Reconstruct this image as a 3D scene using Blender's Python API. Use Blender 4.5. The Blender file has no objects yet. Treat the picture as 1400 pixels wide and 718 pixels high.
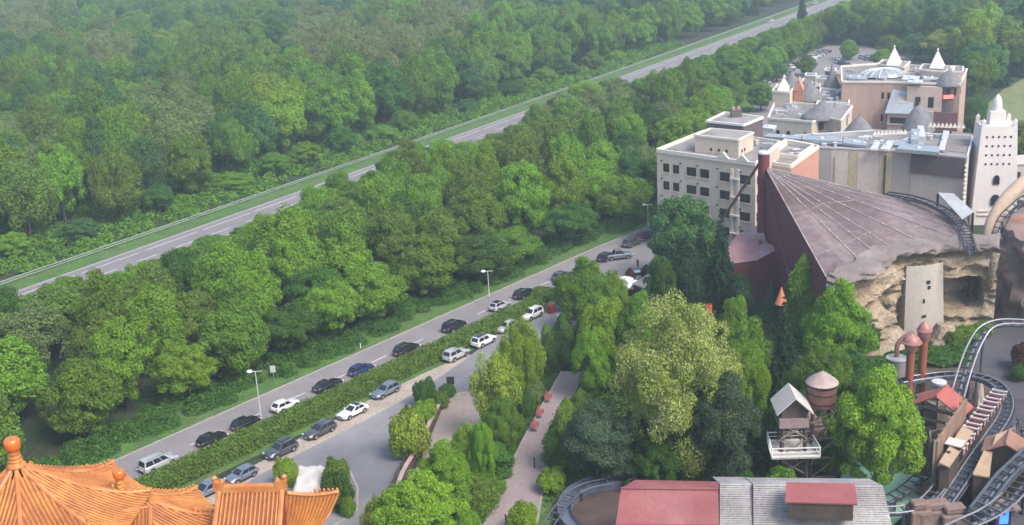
import bpy, bmesh, math, random
import numpy as np
from mathutils import Vector, Matrix, noise as mnoise
R_ = math.radians
scene = bpy.context.scene
COL = scene.collection
random.seed(7)

# ------------------------------------------------------------------ camera maths
CH, CF, CDH, CROLL = 66.0, 1600.0, 515.0, 0.055
PT = math.atan(CDH/CF); RA = math.atan(CROLL)
_cp, _sp, _ca, _sa = math.cos(PT), math.sin(PT), math.cos(RA), math.sin(RA)
FW = Vector((0, _cp, -_sp)); RT = Vector((_ca, -_sa*_sp, -_sa*_cp)); UP = Vector((_sa, _ca*_sp, _ca*_cp))
EYE = Vector((0, 0, CH))
def U(px, py, z=0.0):
    """point of the world at height z that was measured at this place of the photograph"""
    d = RT*(px-700) + UP*(359-py) + FW*CF
    return EYE + d*((z-CH)/d.z)
def proj(p):
    v = Vector(p)-EYE; w = v.dot(FW)
    return (700+CF*v.dot(RT)/w, 359-CF*v.dot(UP)/w, w)
def zat(base, py):
    lo, hi = 0.0, 60.0
    for _ in range(40):
        m = (lo+hi)/2
        if proj((base[0], base[1], m))[1] > py: lo = m
        else: hi = m
    return lo

cam = bpy.data.cameras.new('camera'); cam.sensor_width = 36; cam.lens = 36*CF/1400
cam.clip_start = 0.5; cam.clip_end = 9000
camo = bpy.data.objects.new('camera', cam); COL.objects.link(camo)
camo.matrix_world = Matrix(((RT.x, UP.x, -FW.x, 0), (RT.y, UP.y, -FW.y, 0), (RT.z, UP.z, -FW.z, CH), (0, 0, 0, 1)))
scene.camera = camo

# ------------------------------------------------------------------ light
SUN_EL, SUN_AZ = R_(50), R_(138)        # azimuth measured clockwise from +Y (view direction)
world = bpy.data.worlds.new('World'); scene.world = world; world.use_nodes = True
nt = world.node_tree; nt.nodes.clear()
sky = nt.nodes.new('ShaderNodeTexSky'); sky.sky_type = 'NISHITA'; sky.sun_disc = False
sky.sun_elevation = SUN_EL; sky.sun_rotation = SUN_AZ; sky.air_density = 1.0; sky.dust_density = 3.0; sky.ozone_density = 1.0
bg = nt.nodes.new('ShaderNodeBackground'); bg.inputs[1].default_value = 0.15
wo = nt.nodes.new('ShaderNodeOutputWorld')
nt.links.new(sky.outputs[0], bg.inputs[0]); nt.links.new(bg.outputs[0], wo.inputs[0])
sl = bpy.data.lights.new('sun', 'SUN'); sl.energy = 1.9; sl.angle = R_(24); sl.color = (1.0, 0.955, 0.89)
so = bpy.data.objects.new('sun', sl); COL.objects.link(so)
sd = Vector((math.sin(SUN_AZ)*math.cos(SUN_EL), math.cos(SUN_AZ)*math.cos(SUN_EL), math.sin(SUN_EL)))
so.rotation_euler = (-sd).to_track_quat('-Z', 'Y').to_euler()
so.location = (-60, 20, 150)
vs = scene.view_settings; vs.view_transform = 'Standard'; vs.look = 'None'; vs.gamma = 1.0; vs.exposure = 0.97
vs.use_curve_mapping = False
scene.cycles.max_bounces = 6; scene.cycles.diffuse_bounces = 3; scene.cycles.glossy_bounces = 2
scene.cycles.transmission_bounces = 4; scene.cycles.volume_bounces = 1; scene.cycles.transparent_max_bounces = 6
scene.cycles.use_denoising = True
scene.cycles.use_adaptive_sampling = True; scene.cycles.adaptive_threshold = 0.02

# ------------------------------------------------------------------ materials
MATS = {}
def pm(name, col, var=0.18, scale=0.6, rough=0.8, metal=0.0, bump=0.0, fine=0.1, tint=None, streak=False, spec=0.5, objcol=False, coat=0.0):
    """procedural surface: base colour broken up by two noises (stains and grain), optional bump"""
    if name in MATS: return MATS[name]
    m = bpy.data.materials.new(name); m.use_nodes = True; MATS[name] = m
    t = m.node_tree; N = t.nodes; L = t.links; b = N['Principled BSDF']
    b.inputs['Roughness'].default_value = rough; b.inputs['Metallic'].default_value = metal
    b.inputs['Specular IOR Level'].default_value = spec
    if coat: b.inputs['Coat Weight'].default_value = coat; b.inputs['Coat Roughness'].default_value = 0.08
    tc = N.new('ShaderNodeTexCoord'); mp = N.new('ShaderNodeMapping')
    L.new(tc.outputs['Object'], mp.inputs[0])
    if streak: mp.inputs['Scale'].default_value = (1, 1, 0.12)
    n1 = N.new('ShaderNodeTexNoise'); n1.inputs['Scale'].default_value = scale; n1.inputs['Detail'].default_value = 6; n1.inputs['Roughness'].default_value = 0.65
    n2 = N.new('ShaderNodeTexNoise'); n2.inputs['Scale'].default_value = scale*9; n2.inputs['Detail'].default_value = 4
    L.new(mp.outputs[0], n1.inputs[0]); L.new(tc.outputs['Object'], n2.inputs[0])
    def ramp(src, a, c):
        r = N.new('ShaderNodeMapRange'); r.inputs[1].default_value = 0.3; r.inputs[2].default_value = 0.7
        r.inputs[3].default_value = a; r.inputs[4].default_value = c; L.new(src.outputs[0], r.inputs[0]); return r
    r1 = ramp(n1, 1-var, 1+var*0.6); r2 = ramp(n2, 1-fine, 1+fine)
    mul = N.new('ShaderNodeMath'); mul.operation = 'MULTIPLY'; L.new(r1.outputs[0], mul.inputs[0]); L.new(r2.outputs[0], mul.inputs[1])
    hv = N.new('ShaderNodeVectorMath'); hv.operation = 'SCALE'
    if objcol:
        oi = N.new('ShaderNodeObjectInfo'); src = oi.outputs['Color']; L.new(src, hv.inputs[0])
    elif tint:
        mx = N.new('ShaderNodeMix'); mx.data_type = 'RGBA'; mx.inputs[6].default_value = (*col, 1); mx.inputs[7].default_value = (*tint, 1)
        n3 = N.new('ShaderNodeTexNoise'); n3.inputs['Scale'].default_value = scale*0.45; n3.inputs['Detail'].default_value = 5
        L.new(mp.outputs[0], n3.inputs[0]); r3 = ramp(n3, 0, 1); r3.inputs[1].default_value = 0.42; r3.inputs[2].default_value = 0.62
        L.new(r3.outputs[0], mx.inputs[0]); L.new(mx.outputs[2], hv.inputs[0])
    else: hv.inputs[0].default_value = col
    L.new(mul.outputs[0], hv.inputs[3]); L.new(hv.outputs[0], b.inputs['Base Color'])
    if bump:
        bp = N.new('ShaderNodeBump'); bp.inputs['Strength'].default_value = bump; bp.inputs['Distance'].default_value = 0.3
        L.new(n2.outputs[0], bp.inputs['Height']); L.new(bp.outputs[0], b.inputs['Normal'])
    return m
def emit(name, col, s):
    if name in MATS: return MATS[name]
    m = bpy.data.materials.new(name); m.use_nodes = True; MATS[name] = m
    b = m.node_tree.nodes['Principled BSDF']; b.inputs['Base Color'].default_value = (*col, 1)
    b.inputs['Emission Color'].default_value = (*col, 1); b.inputs['Emission Strength'].default_value = s
    return m
def leafmat(name, blossom=None, fixed=None):
    """foliage: object colour, varied from leaf to leaf and from clump to clump, partly translucent"""
    m = bpy.data.materials.new(name); m.use_nodes = True; MATS[name] = m
    t = m.node_tree; N = t.nodes; L = t.links; N.clear()
    out = N.new('ShaderNodeOutputMaterial'); oi = N.new('ShaderNodeObjectInfo'); ge = N.new('ShaderNodeNewGeometry'); tc = N.new('ShaderNodeTexCoord')
    hs = N.new('ShaderNodeHueSaturation')
    def rng(src, a, c):
        r = N.new('ShaderNodeMapRange'); r.inputs[3].default_value = a; r.inputs[4].default_value = c; L.new(src, r.inputs[0]); return r.outputs[0]
    L.new(rng(oi.outputs['Random'], 0.480, 0.504), hs.inputs['Hue'])
    no = N.new('ShaderNodeTexNoise'); no.inputs['Scale'].default_value = 0.55; no.inputs['Detail'].default_value = 3; L.new(tc.outputs['Object'], no.inputs[0])
    v = N.new('ShaderNodeMath'); v.operation = 'MULTIPLY'
    L.new(rng(ge.outputs['Random Per Island'], 0.74, 1.26), v.inputs[0]); L.new(rng(no.outputs[0], 0.62, 1.38), v.inputs[1])
    v2 = N.new('ShaderNodeMath'); v2.operation = 'MULTIPLY'; L.new(v.outputs[0], v2.inputs[0]); L.new(rng(oi.outputs['Random'], 0.85, 1.15), v2.inputs[1])
    L.new(v2.outputs[0], hs.inputs['Value'])
    if fixed: hs.inputs['Color'].default_value = (*fixed, 1)
    else: L.new(oi.outputs['Color'], hs.inputs['Color'])
    col = hs.outputs[0]
    if blossom:
        mx = N.new('ShaderNodeMix'); mx.data_type = 'RGBA'; mx.inputs[7].default_value = (*blossom, 1); L.new(col, mx.inputs[6])
        gt = N.new('ShaderNodeMath'); gt.operation = 'GREATER_THAN'; gt.inputs[1].default_value = 0.72
        a = N.new('ShaderNodeMath'); a.operation = 'MULTIPLY_ADD'; a.inputs[1].default_value = 0.55; L.new(ge.outputs['Random Per Island'], a.inputs[0])
        n4 = N.new('ShaderNodeTexNoise'); n4.inputs['Scale'].default_value = 0.35; L.new(tc.outputs['Object'], n4.inputs[0])
        sc = N.new('ShaderNodeMath'); sc.operation = 'MULTIPLY'; sc.inputs[1].default_value = 0.6; L.new(n4.outputs[0], sc.inputs[0])
        L.new(sc.outputs[0], a.inputs[2]); L.new(a.outputs[0], gt.inputs[0]); L.new(gt.outputs[0], mx.inputs[0]); col = mx.outputs[2]
    d = N.new('ShaderNodeBsdfPrincipled'); d.inputs['Roughness'].default_value = 0.55; d.inputs['Specular IOR Level'].default_value = 0.06
    tr = N.new('ShaderNodeBsdfTranslucent'); ms = N.new('ShaderNodeMixShader'); ms.inputs[0].default_value = 0.32
    L.new(col, d.inputs['Base Color']); L.new(col, tr.inputs[0]); L.new(d.outputs[0], ms.inputs[1]); L.new(tr.outputs[0], ms.inputs[2]); L.new(ms.outputs[0], out.inputs[0])
    return m
LEAF = leafmat('leaf'); LEAFB = leafmat('blossoming_leaf', (0.44, 0.46, 0.19))
BARK = pm('bark', (0.09, 0.07, 0.055), 0.3, 1.5, 0.95, bump=0.4)
GLASS = pm('dark_glass', (0.02, 0.024, 0.03), 0.1, 0.5, 0.08, spec=0.7)
WHITE = pm('white_paint', (0.72, 0.71, 0.68), 0.12, 0.5, 0.6)
RAILM = pm('dull_rail_metal', (0.36, 0.38, 0.37), 0.15, 0.8, 0.5, metal=0.3)
WHITEMETAL = pm('pale_metal', (0.62, 0.62, 0.62), 0.1, 0.8, 0.4, metal=0.3)
STEEL = pm('galvanised_steel', (0.42, 0.44, 0.46), 0.15, 0.9, 0.4, metal=0.7)
DARKMETAL = pm('dark_metal', (0.03, 0.032, 0.04), 0.15, 1.0, 0.45, metal=0.3)
RUBBER = pm('rubber', (0.015, 0.015, 0.016), 0.1, 2, 0.85)
WOODD = pm('dark_timber', (0.075, 0.055, 0.045), 0.35, 1.2, 0.9, bump=0.3, streak=True)
WOODM = pm('weathered_timber', (0.23, 0.185, 0.15), 0.35, 1.2, 0.9, bump=0.3, streak=True)
ROOFGREY = pm('roof_felt', (0.20, 0.185, 0.18), 0.3, 0.25, 0.9, tint=(0.27, 0.25, 0.24))

# ------------------------------------------------------------------ scene graph helpers
def tag(o, label=None, cat=None, group=None, kind=None):
    if label: o['label'] = label
    if cat: o['category'] = cat
    if group: o['group'] = group
    if kind: o['kind'] = kind
    return o
def thing(name, label, cat, loc=(0, 0, 0), group=None, rz=0.0):
    o = bpy.data.objects.new(name, None); o.empty_display_size = 0.3; COL.objects.link(o)
    o.location = loc; o.rotation_euler = (0, 0, rz); return tag(o, label, cat, group)
def dup(root, loc=None, rz=None, label=None, group=None, color=None):
    r = root.copy(); COL.objects.link(r)
    if loc is not None: r.location = loc
    if rz is not None: r.rotation_euler = (0, 0, rz)
    if label: r['label'] = label
    if group: r['group'] = group
    if color and r.type == 'MESH': r.color = color
    def rec(src, dst):
        for ch in KIDS.get(src.name, []):
            c = ch.copy(); COL.objects.link(c); c.parent = dst
            if color and ch.get('paint'): c.color = color
            KIDS.setdefault(dst.name, []).append(c); rec(ch, c)
    rec(root, r); return r
KIDS = {}
class MB:
    """collects faces in world coordinates; build() links them as one mesh object"""
    def __init__(s): s.v = []; s.f = []; s.mi = []; s.cur = 0
    def add(s, vs, fs):
        o = len(s.v); s.v += [tuple(p) for p in vs]; s.f += [tuple(i+o for i in f) for f in fs]; s.mi += [s.cur]*len(fs); return s
    def poly(s, *pts): return s.add(pts, [tuple(range(len(pts)))])
    def obox(s, o, ax, ay, az):
        o, ax, ay, az = Vector(o), Vector(ax), Vector(ay), Vector(az)
        p = [o, o+ax, o+ax+ay, o+ay]; p += [q+az for q in p]
        return s.add(p, [(3, 2, 1, 0), (4, 5, 6, 7), (0, 1, 5, 4), (1, 2, 6, 5), (2, 3, 7, 6), (3, 0, 4, 7)])
    def box(s, c, size, rz=0.0):
        """c is the centre of the bottom face"""
        ca, sa = math.cos(rz), math.sin(rz); x = Vector((ca, sa, 0))*size[0]; y = Vector((-sa, ca, 0))*size[1]
        return s.obox(Vector(c)-x/2-y/2, x, y, (0, 0, size[2]))
    def prism(s, pts, z0, z1, top=True):
        n = len(pts); z1 = z1 if isinstance(z1, (list, tuple)) else [z1]*n
        a = sum(pts[i][0]*pts[(i+1) % n][1]-pts[(i+1) % n][0]*pts[i][1] for i in range(n))
        if a < 0: pts = pts[::-1]; z1 = z1[::-1]
        vs = [(p[0], p[1], z0) for p in pts]+[(p[0], p[1], z) for p, z in zip(pts, z1)]
        fs = [(i, (i+1) % n, n+(i+1) % n, n+i) for i in range(n)]+[tuple(range(n))[::-1]]
        if top: fs.append(tuple(range(n, 2*n)))
        return s.add(vs, fs)
    def bar(s, p, q, w, h=None):
        p, q = Vector(p), Vector(q); d = q-p; h = h or w
        if d.length < 1e-5: return s
        d.normalize(); u = d.cross(Vector((0, 0, 1)))
        if u.length < 1e-3: u = Vector((1, 0, 0))
        u.normalize(); n = u.cross(d)
        return s.obox(p-u*w/2-n*h/2, u*w, q-p, n*h)
    def tube(s, pts, r, n=6, caps=True):
        pts = [Vector(p) for p in pts]; k = len(pts); rs = r if isinstance(r, (list, tuple)) else [r]*k; vs = []
        pu = None
        for i, p in enumerate(pts):
            d = (pts[min(i+1, k-1)]-pts[max(i-1, 0)]).normalized()
            u = d.cross(Vector((0, 0, 1))) if pu is None else pu-d*pu.dot(d)
            if u.length < 1e-3: u = d.cross(Vector((1, 0, 0)))
            u.normalize(); pu = u; w = d.cross(u)
            vs += [p+(u*math.cos(2*math.pi*j/n)+w*math.sin(2*math.pi*j/n))*rs[i] for j in range(n)]
        fs = [(i*n+j, (i+1)*n+j, (i+1)*n+(j+1) % n, i*n+(j+1) % n) for i in range(k-1) for j in range(n)]
        if caps: fs += [tuple(range(n)), tuple(range((k-1)*n, k*n))[::-1]]
        return s.add(vs, fs)
    def lathe(s, c, prof, n=16, rx=1.0, ry=1.0):
        c = Vector(c); vs = [c+Vector((r*rx*math.cos(2*math.pi*j/n), r*ry*math.sin(2*math.pi*j/n), z)) for r, z in prof for j in range(n)]; k = len(prof)
        fs = [(i*n+j, i*n+(j+1) % n, (i+1)*n+(j+1) % n, (i+1)*n+j) for i in range(k-1) for j in range(n)]
        if prof[0][0] > 1e-4: fs.append(tuple(range(n))[::-1])
        if prof[-1][0] > 1e-4: fs.append(tuple(range((k-1)*n, k*n)))
        return s.add(vs, fs)
    def build(s, name, mats, parent=None, smooth=None, loc=None, color=None, fix=True, bevel=0.0):
        base = Vector(parent.location) if parent is not None and parent.type == 'EMPTY' else Vector(loc or (0, 0, 0))
        if parent is not None and parent.type != 'EMPTY':
            base = Vector(parent.get('base', (0, 0, 0)))
        me = bpy.data.meshes.new(name); me.from_pydata([tuple(Vector(p)-base) for p in s.v], [], s.f)
        for m in (mats if isinstance(mats, (list, tuple)) else [mats]): me.materials.append(m)
        me.polygons.foreach_set('material_index', s.mi)
        if fix or bevel:
            bm = bmesh.new(); bm.from_mesh(me); bmesh.ops.remove_doubles(bm, verts=bm.verts, dist=1e-4)
            bmesh.ops.recalc_face_normals(bm, faces=bm.faces)
            if bevel: bmesh.ops.bevel(bm, geom=[e for e in bm.edges if len(e.link_faces) == 2 and e.calc_face_angle(0) > 0.5], offset=bevel, segments=1, affect='EDGES', clamp_overlap=True)
            bm.to_mesh(me); bm.free()
        if smooth is not None:
            me.polygons.foreach_set('use_smooth', [True]*len(me.polygons)); me.set_sharp_from_angle(angle=R_(smooth))
        o = bpy.data.objects.new(name, me); COL.objects.link(o)
        o['base'] = tuple(base)
        if parent is not None:
            o.parent = parent; KIDS.setdefault(parent.name, []).append(o)
        else: o.location = base
        if color: o.color = color; o['paint'] = 1
        return o
def lerp(a, b, t): return Vector(a)+(Vector(b)-Vector(a))*t
def cr(pts, n=8, closed=False):
    """Catmull-Rom through the points"""
    P = [Vector(p) for p in pts]; out = []; k = len(P)
    for i in range(k if closed else k-1):
        if closed: a, b, c, d = P[i-1], P[i], P[(i+1) % k], P[(i+2) % k]
        else: a, b, c, d = P[max(i-1, 0)], P[i], P[i+1], P[min(i+2, k-1)]
        for j in range(n):
            t = j/n; out.append(0.5*((2*b)+(c-a)*t+(2*a-5*b+4*c-d)*t*t+(3*b-a-3*c+d)*t**3))
    out.append(P[0] if closed else P[-1]); return out
ORD = 'zeroth first second third fourth fifth sixth seventh eighth ninth tenth eleventh twelfth thirteenth fourteenth fifteenth sixteenth seventeenth eighteenth nineteenth'.split()
TENS = {2: 'twent', 3: 'thirt', 4: 'fort', 5: 'fift', 6: 'sixt', 7: 'sevent', 8: 'eight'}
def ordn(n):
    if n < 20: return ORD[n]
    t, u = divmod(n, 10)
    return TENS[t]+'ieth' if u == 0 else TENS[t]+'y-'+ORD[u]
def struct(name, mb, mat, label=None, **k):
    o = mb.build(name, mat, None, **k); o['kind'] = 'structure'
    if label: o['label'] = label
    return o
def sheet(name, pts, mat, z, label=None):
    mb = MB(); mb.poly(*[(p[0], p[1], z) for p in pts]); return struct(name, mb, mat, label)
# ================================================================== trees
rg = np.random.default_rng(11)
def unit(a): return a/np.maximum(np.linalg.norm(a, axis=-1, keepdims=True), 1e-6)
def leaf_arrays(c, n, s, asp=0.6):
    """rhombic leaves: centre, normal, half length"""
    t = unit(np.cross(n, rg.normal(size=c.shape))); b = np.cross(n, t); s = s[:, None]
    v = np.stack([c+t*s, c+b*s*asp+n*s*0.12, c-t*s, c-b*s*asp+n*s*0.12], 1)
    return v.reshape(-1, 3)
def leafmesh(name, verts, mat):
    nf = len(verts)//4; me = bpy.data.meshes.new(name)
    me.vertices.add(len(verts)); me.vertices.foreach_set('co', verts.astype(np.float32).ravel())
    me.loops.add(nf*4); me.loops.foreach_set('vertex_index', np.arange(nf*4, dtype=np.int32))
    me.polygons.add(nf); me.polygons.foreach_set('loop_start', np.arange(0, nf*4, 4, dtype=np.int32))
    me.update(calc_edges=True); me.materials.append(mat); return me
def clump_leaves(cen, rad, n, out, size, up=0.35, fill=0.6, keep=-0.35):
    d = unit(rg.normal(size=(int(n*1.7), 3))); d = d[(d @ out) > keep][:n]; k = len(d)
    c = cen+d*rad*(fill+(1.18-fill)*rg.random((k, 1))**0.8)
    nn = unit(d*0.75+out*.25+rg.normal(size=(k, 3))*0.55+np.array([0, 0, up]))
    return leaf_arrays(c, nn, size*(0.6+0.8*rg.random(k)))
def broad(H, Rr, ncl, nleaf, size, low=0.2, squash=1.0, rmin=0.24, rmax=0.40, top=1.0):
    """crown of many overlapping leaf clumps on an uneven ellipsoid"""
    V = []; zc = H*(low+1)/2; hz = H*(1-low)/2; P = []
    for i in range(ncl):
        for _ in range(30):
            d = unit(rg.normal(size=3)); d[2] = d[2]*0.9+0.12; d = unit(d)
            rr = Rr*(rmin+(rmax-rmin)*rg.random()); f = 0.52+0.52*rg.random()
            w = 1.0-0.30*max(0, d[2])*(2-top)
            p = np.array([d[0]*(Rr-rr*0.75)*f*1.12*w, d[1]*(Rr-rr*0.75)*f*1.12*w, zc+d[2]*(hz-rr*0.7)*f*1.1])
            if all(np.linalg.norm(p-q) > rr*0.62 for q in P): break
        P.append(p); out = unit(p-np.array([0, 0, zc-hz*0.35]))
        V.append(clump_leaves(p, rr*np.array([1, 1, squash]), int(nleaf/ncl*(rr/(Rr*(rmin+rmax)/2))**2), out, size))
    c = rg.normal(size=(nleaf//14, 3))*np.array([Rr*.36, Rr*.36, hz*.42])+np.array([0, 0, zc])      # sparse inner leaves
    c = c[(((c-np.array([0, 0, zc]))/np.array([Rr, Rr, hz]))**2).sum(1) < .5]
    V.append(leaf_arrays(c, unit(rg.normal(size=c.shape)), size*1.3*np.ones(len(c))))
    return np.concatenate(V)
def spruce(H, Rr, nleaf, size, low=0.06, droop=0.35):
    V = []; lev = 20
    for i in range(lev):
        z = H*(low+(0.97-low)*i/(lev-1)); r = Rr*(1-(i/(lev-1))**0.9)*(0.86+0.28*rg.random())+0.12
        nb = max(5, int(13*(r/Rr)**0.5)); ph = rg.random()*6.28
        for b in range(nb):
            a = ph+6.283*b/nb+rg.normal()*0.12; rb = r*(0.78+0.35*rg.random()); k = max(6, int(nleaf/(lev*11)*rb/Rr*1.7))
            t = 0.12+0.88*rg.random(k)**0.75
            c = np.stack([np.cos(a)*rb*t, np.sin(a)*rb*t, z-droop*rb*t*t+0*t], 1)+rg.normal(size=(k, 3))*np.array([.16, .16, .10])*(0.4+rb*0.16)*(1.15-t[:, None]*0.6)*2.0
            nn = unit(np.stack([np.cos(a)*.5+0*t, np.sin(a)*.5+0*t, .8+0*t], 1)+rg.normal(size=(k, 3))*0.45)
            V.append(leaf_arrays(c, nn, size*(.6+.8*rg.random(k)), 0.42))
    return np.concatenate(V)
def column(H, Rr, nleaf, size, point=0.65):
    t = rg.random(nleaf); z = t*H; prof = Rr*np.minimum(1, (1-t)/(1-point+1e-6))**0.75*np.minimum(1, .55+t*4); a = rg.random(nleaf)*6.283
    wob = 1+.16*np.sin(a*3+z*1.9)+.12*np.sin(a*5-z*2.7)+.12*rg.normal(size=nleaf)
    rr = prof*wob*(0.8+.2*rg.random(nleaf)); c = np.stack([np.cos(a)*rr, np.sin(a)*rr, z+.1], 1)
    nn = unit(np.stack([np.cos(a), np.sin(a), .55+0*a], 1)+rg.normal(size=(nleaf, 3))*.4)
    return leaf_arrays(c, nn, size*(.6+.8*rg.random(nleaf)))
def trunk_mesh(name, H, r0, limbs=6, spread=0.5, lean=0.25):
    mb = MB(); ax = [(lean*math.sin(k*1.3)*k/5, lean*math.cos(k*.9)*k/5, H*k/5) for k in range(6)]
    mb.tube(ax, [r0*1.35, r0, r0*.85, r0*.68, r0*.45, r0*.2], 7)
    for i in range(limbs):
        a = i*2.4; k = 0.28+0.5*i/max(1, limbs); p = lerp(ax[0], ax[5], k); q = p+Vector((math.cos(a)*spread, math.sin(a)*spread, spread*0.75))
        mb.tube([p, lerp(p, q, .5)+Vector((0, 0, -.1*spread)), q], [r0*.42, r0*.3, r0*.1], 5)
    me = bpy.data.meshes.new(name); me.from_pydata([tuple(v) for v in mb.v], [], mb.f); me.materials.append(BARK); me.update()
    return me
PROTO = {}
def proto(kind, verts, H, Rr, tr, mat=None):
    PROTO.setdefault(kind, []).append((leafmesh(kind+'_crown', verts, mat or LEAF), trunk_mesh(kind+'_trunk', *tr) if tr else None, H, Rr))
for i in range(8):   # woodland broadleaf trees
    lo = (.12, .16, .10, .2, .14, .12, .1, .18)[i]
    proto('broad', broad(13, 5.6, (85, 110, 70, 95, 120, 80, 100, 90)[i], 27000, 0.20, lo, (1.0, .7, 1.2, .85, 1.0, 1.3, .75, 1.0)[i], .10, .32, (1.1, .9, 1.2, 1.0, .7, 1.1, .8, 1.0)[i]), 13, 5.6, (10, .28, 7, 3.4, .5))
for i in range(2):   # tall narrow
    proto('tall', broad(16, 4.4, 90, 20000, 0.21, .12, 1.2, .14, .32, .7), 16, 4.4, (13, .26, 7, 2.6, .4))
for i in range(2):   # airy, feathery
    proto('airy', broad(12, 4.6, 60, 12000, 0.17, .18, 1.3, .16, .28, .9), 12, 4.6, (10, .2, 9, 2.8, .5))
for i in range(3):   # park trees seen close: finer leaves
    proto('park', broad(10, 4.6, (95, 120, 105)[i], 42000, 0.12, .12, (1.0, .75, 1.2)[i], .10, .28, (1.1, .8, 1.0)[i]), 10, 4.6, (8, .2, 7, 2.6, .3))
proto('blossom', broad(14, 6.0, 150, 72000, 0.092, .1, 1.0, .09, .24, 1.1), 14, 6.0, (10, .3, 8, 3.4, .3), LEAFB)
for i in range(2): proto('spruce', spruce(15, 3.6, 22000, 0.21), 15, 3.6, (14, .2, 0))
for i in range(2): proto('pine', broad(10, 3.9, 44, 24000, 0.12, .1, .55, .2, .32, .75), 10, 3.9, (9, .2, 8, 2.2, .3))
proto('column', column(6, 1.2, 9000, .095), 6, 1.2, (4, .1, 0))
for i in range(3): proto('shrub', broad(2.4, 1.7, (34, 44, 50)[i], 10000, 0.095, .0, 1.0, .16, .38, 1.25), 2.4, 1.7, (1.4, .06, 5, .7, .1))
proto('dome', broad(2.2, 1.6, 46, 9000, 0.075, .0, 1.0, .26, .34, 1.2), 2.2, 1.6, (1.2, .06, 4, .6, .1))
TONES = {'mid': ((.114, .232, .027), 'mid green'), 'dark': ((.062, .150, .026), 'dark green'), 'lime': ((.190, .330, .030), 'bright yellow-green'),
  'fresh': ((.148, .292, .027), 'fresh green'), 'olive': ((.128, .222, .034), 'olive green'), 'pale': ((.150, .225, .066), 'pale grey-green'),
  'blue': ((.076, .178, .052), 'bluish green'), 'bronze': ((.175, .235, .070), 'bronze tinted'), 'pine': ((.070, .115, .062), 'dark grey-green'),
  'gold': ((.235, .310, .042), 'golden green'), 'deep': ((.028, .072, .030), 'very dark green'), 'wheat': ((.240, .300, .060), 'pale yellowish'), 'plum': ((.10, .045, .03), 'reddish brown')}
def tree(kind, loc, h, w, tone, label, name='tree', cat='tree', group=None, rz=None, var=None):
    P = PROTO[kind]; cm, tm, H, Rr = P[random.randrange(len(P)) if var is None else var % len(P)]
    root = thing(name, label, cat, loc, group, random.random()*6.28 if rz is None else rz)
    sc = (w/(2*Rr), w/(2*Rr), h/H)
    c = bpy.data.objects.new('foliage' if name in ('shrub', 'bush') else 'crown', cm); COL.objects.link(c); c.parent = root; c.scale = sc; c.color = (*TONES[tone][0], 1)
    if tm:
        t = bpy.data.objects.new('stem' if name in ('shrub', 'bush') else 'trunk', tm); COL.objects.link(t); t.parent = root; t.scale = sc
    return root
def ptree(kind, bx, by, topy, wpx, tone, label, **k):
    """tree placed by the foot, the top and the crown width measured in the photograph"""
    b = U(bx, by, 0); h = zat(b, topy); w = wpx*proj(b+Vector((0, 0, h/2)))[2]/CF
    return tree(kind, b, h, w, tone, label, **k)
def leafy(name, label, pts_normals_sizes, tone, kind=None, cat=None, mat=None):
    me = leafmesh(name, leaf_arrays(*pts_normals_sizes), mat or LEAF); o = bpy.data.objects.new(name, me); COL.objects.link(o); o.color = (*TONES[tone][0], 1)
    return tag(o, label, cat, None, kind)
# ================================================================== ground, roads, woods
def fitline(pts, deg, ys):
    w = [U(*p) for p in pts]; c = np.polyfit([p.y for p in w], [p.x for p in w], deg)
    return [Vector((float(np.polyval(c, y)), y, 0)) for y in ys]
def nrm(line):
    out = []
    for i in range(len(line)):
        d = (line[min(i+1, len(line)-1)]-line[max(i-1, 0)]).normalized(); out.append(Vector((d.y, -d.x, 0)))
    return out
def off(line, d): return [p+n*d for p, n in zip(line, nrm(line))]
def strip(name, line, d0, d1, z, mat, label=None):
    a, b = off(line, d0), off(line, d1); mb = MB(); n = len(a)
    mb.add([(p.x, p.y, z) for p in a]+[(p.x, p.y, z) for p in b], [(i, i+1, n+i+1, n+i) for i in range(n-1)])
    return struct(name, mb, mat, label)
RL = fitline([(165, 625), (420, 516), (503, 480), (615, 427), (723, 377), (807, 344)], 1, list(np.arange(60, 212, 8.0)))
RL = [p for p in RL]+cr([RL[-1]+Vector((4.6, 5.4, 0)), (36, 234, 0), (48, 258, 0), (58, 290, 0), (70, 330, 0), (86, 372, 0), (106, 415, 0), (126, 448, 0)], 5)
MW = fitline([(0, 398), (110, 357), (300, 283), (500, 215), (740, 135), (880, 90), (1000, 45), (1110, 3)], 2, list(np.arange(100, 1000, 12.0)))
RN = nrm(RL)
def seg_d(line, p):
    """signed distance to a line of points, positive on its left"""
    best = 1e9; p = Vector((p[0], p[1], 0))
    for i in range(len(line)-1):
        a, b = line[i], line[i+1]; ab = b-a; t = max(0, min(1, (p-a).dot(ab)/ab.length_squared)); q = a+ab*t; d = (p-q).length
        if d < abs(best): best = d if ab.x*(p.y-a.y)-ab.y*(p.x-a.x) > 0 else -d
    return best
def road_at(y, line=None):
    line = line or RL
    for i in range(len(line)-1):
        if line[i].y <= y <= line[i+1].y:
            t = (y-line[i].y)/(line[i+1].y-line[i].y); return lerp(line[i], line[i+1], t), (line[i+1]-line[i]).normalized()
    return line[0], (line[1]-line[0]).normalized()
GR = pm('forest_floor', (0.020, 0.042, 0.012), 0.4, 0.12, 1.0, bump=0.6, fine=0.35, tint=(0.03, 0.034, 0.014))
VERGE = pm('verge_grass', (0.062, 0.145, 0.022), 0.35, 0.3, 1.0, bump=0.8, fine=0.35, tint=(0.085, 0.14, 0.034))
MEADOW = pm('meadow_grass', (0.12, 0.19, 0.05), 0.25, 0.03, 1.0, fine=0.15, tint=(0.16, 0.17, 0.07))
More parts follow.
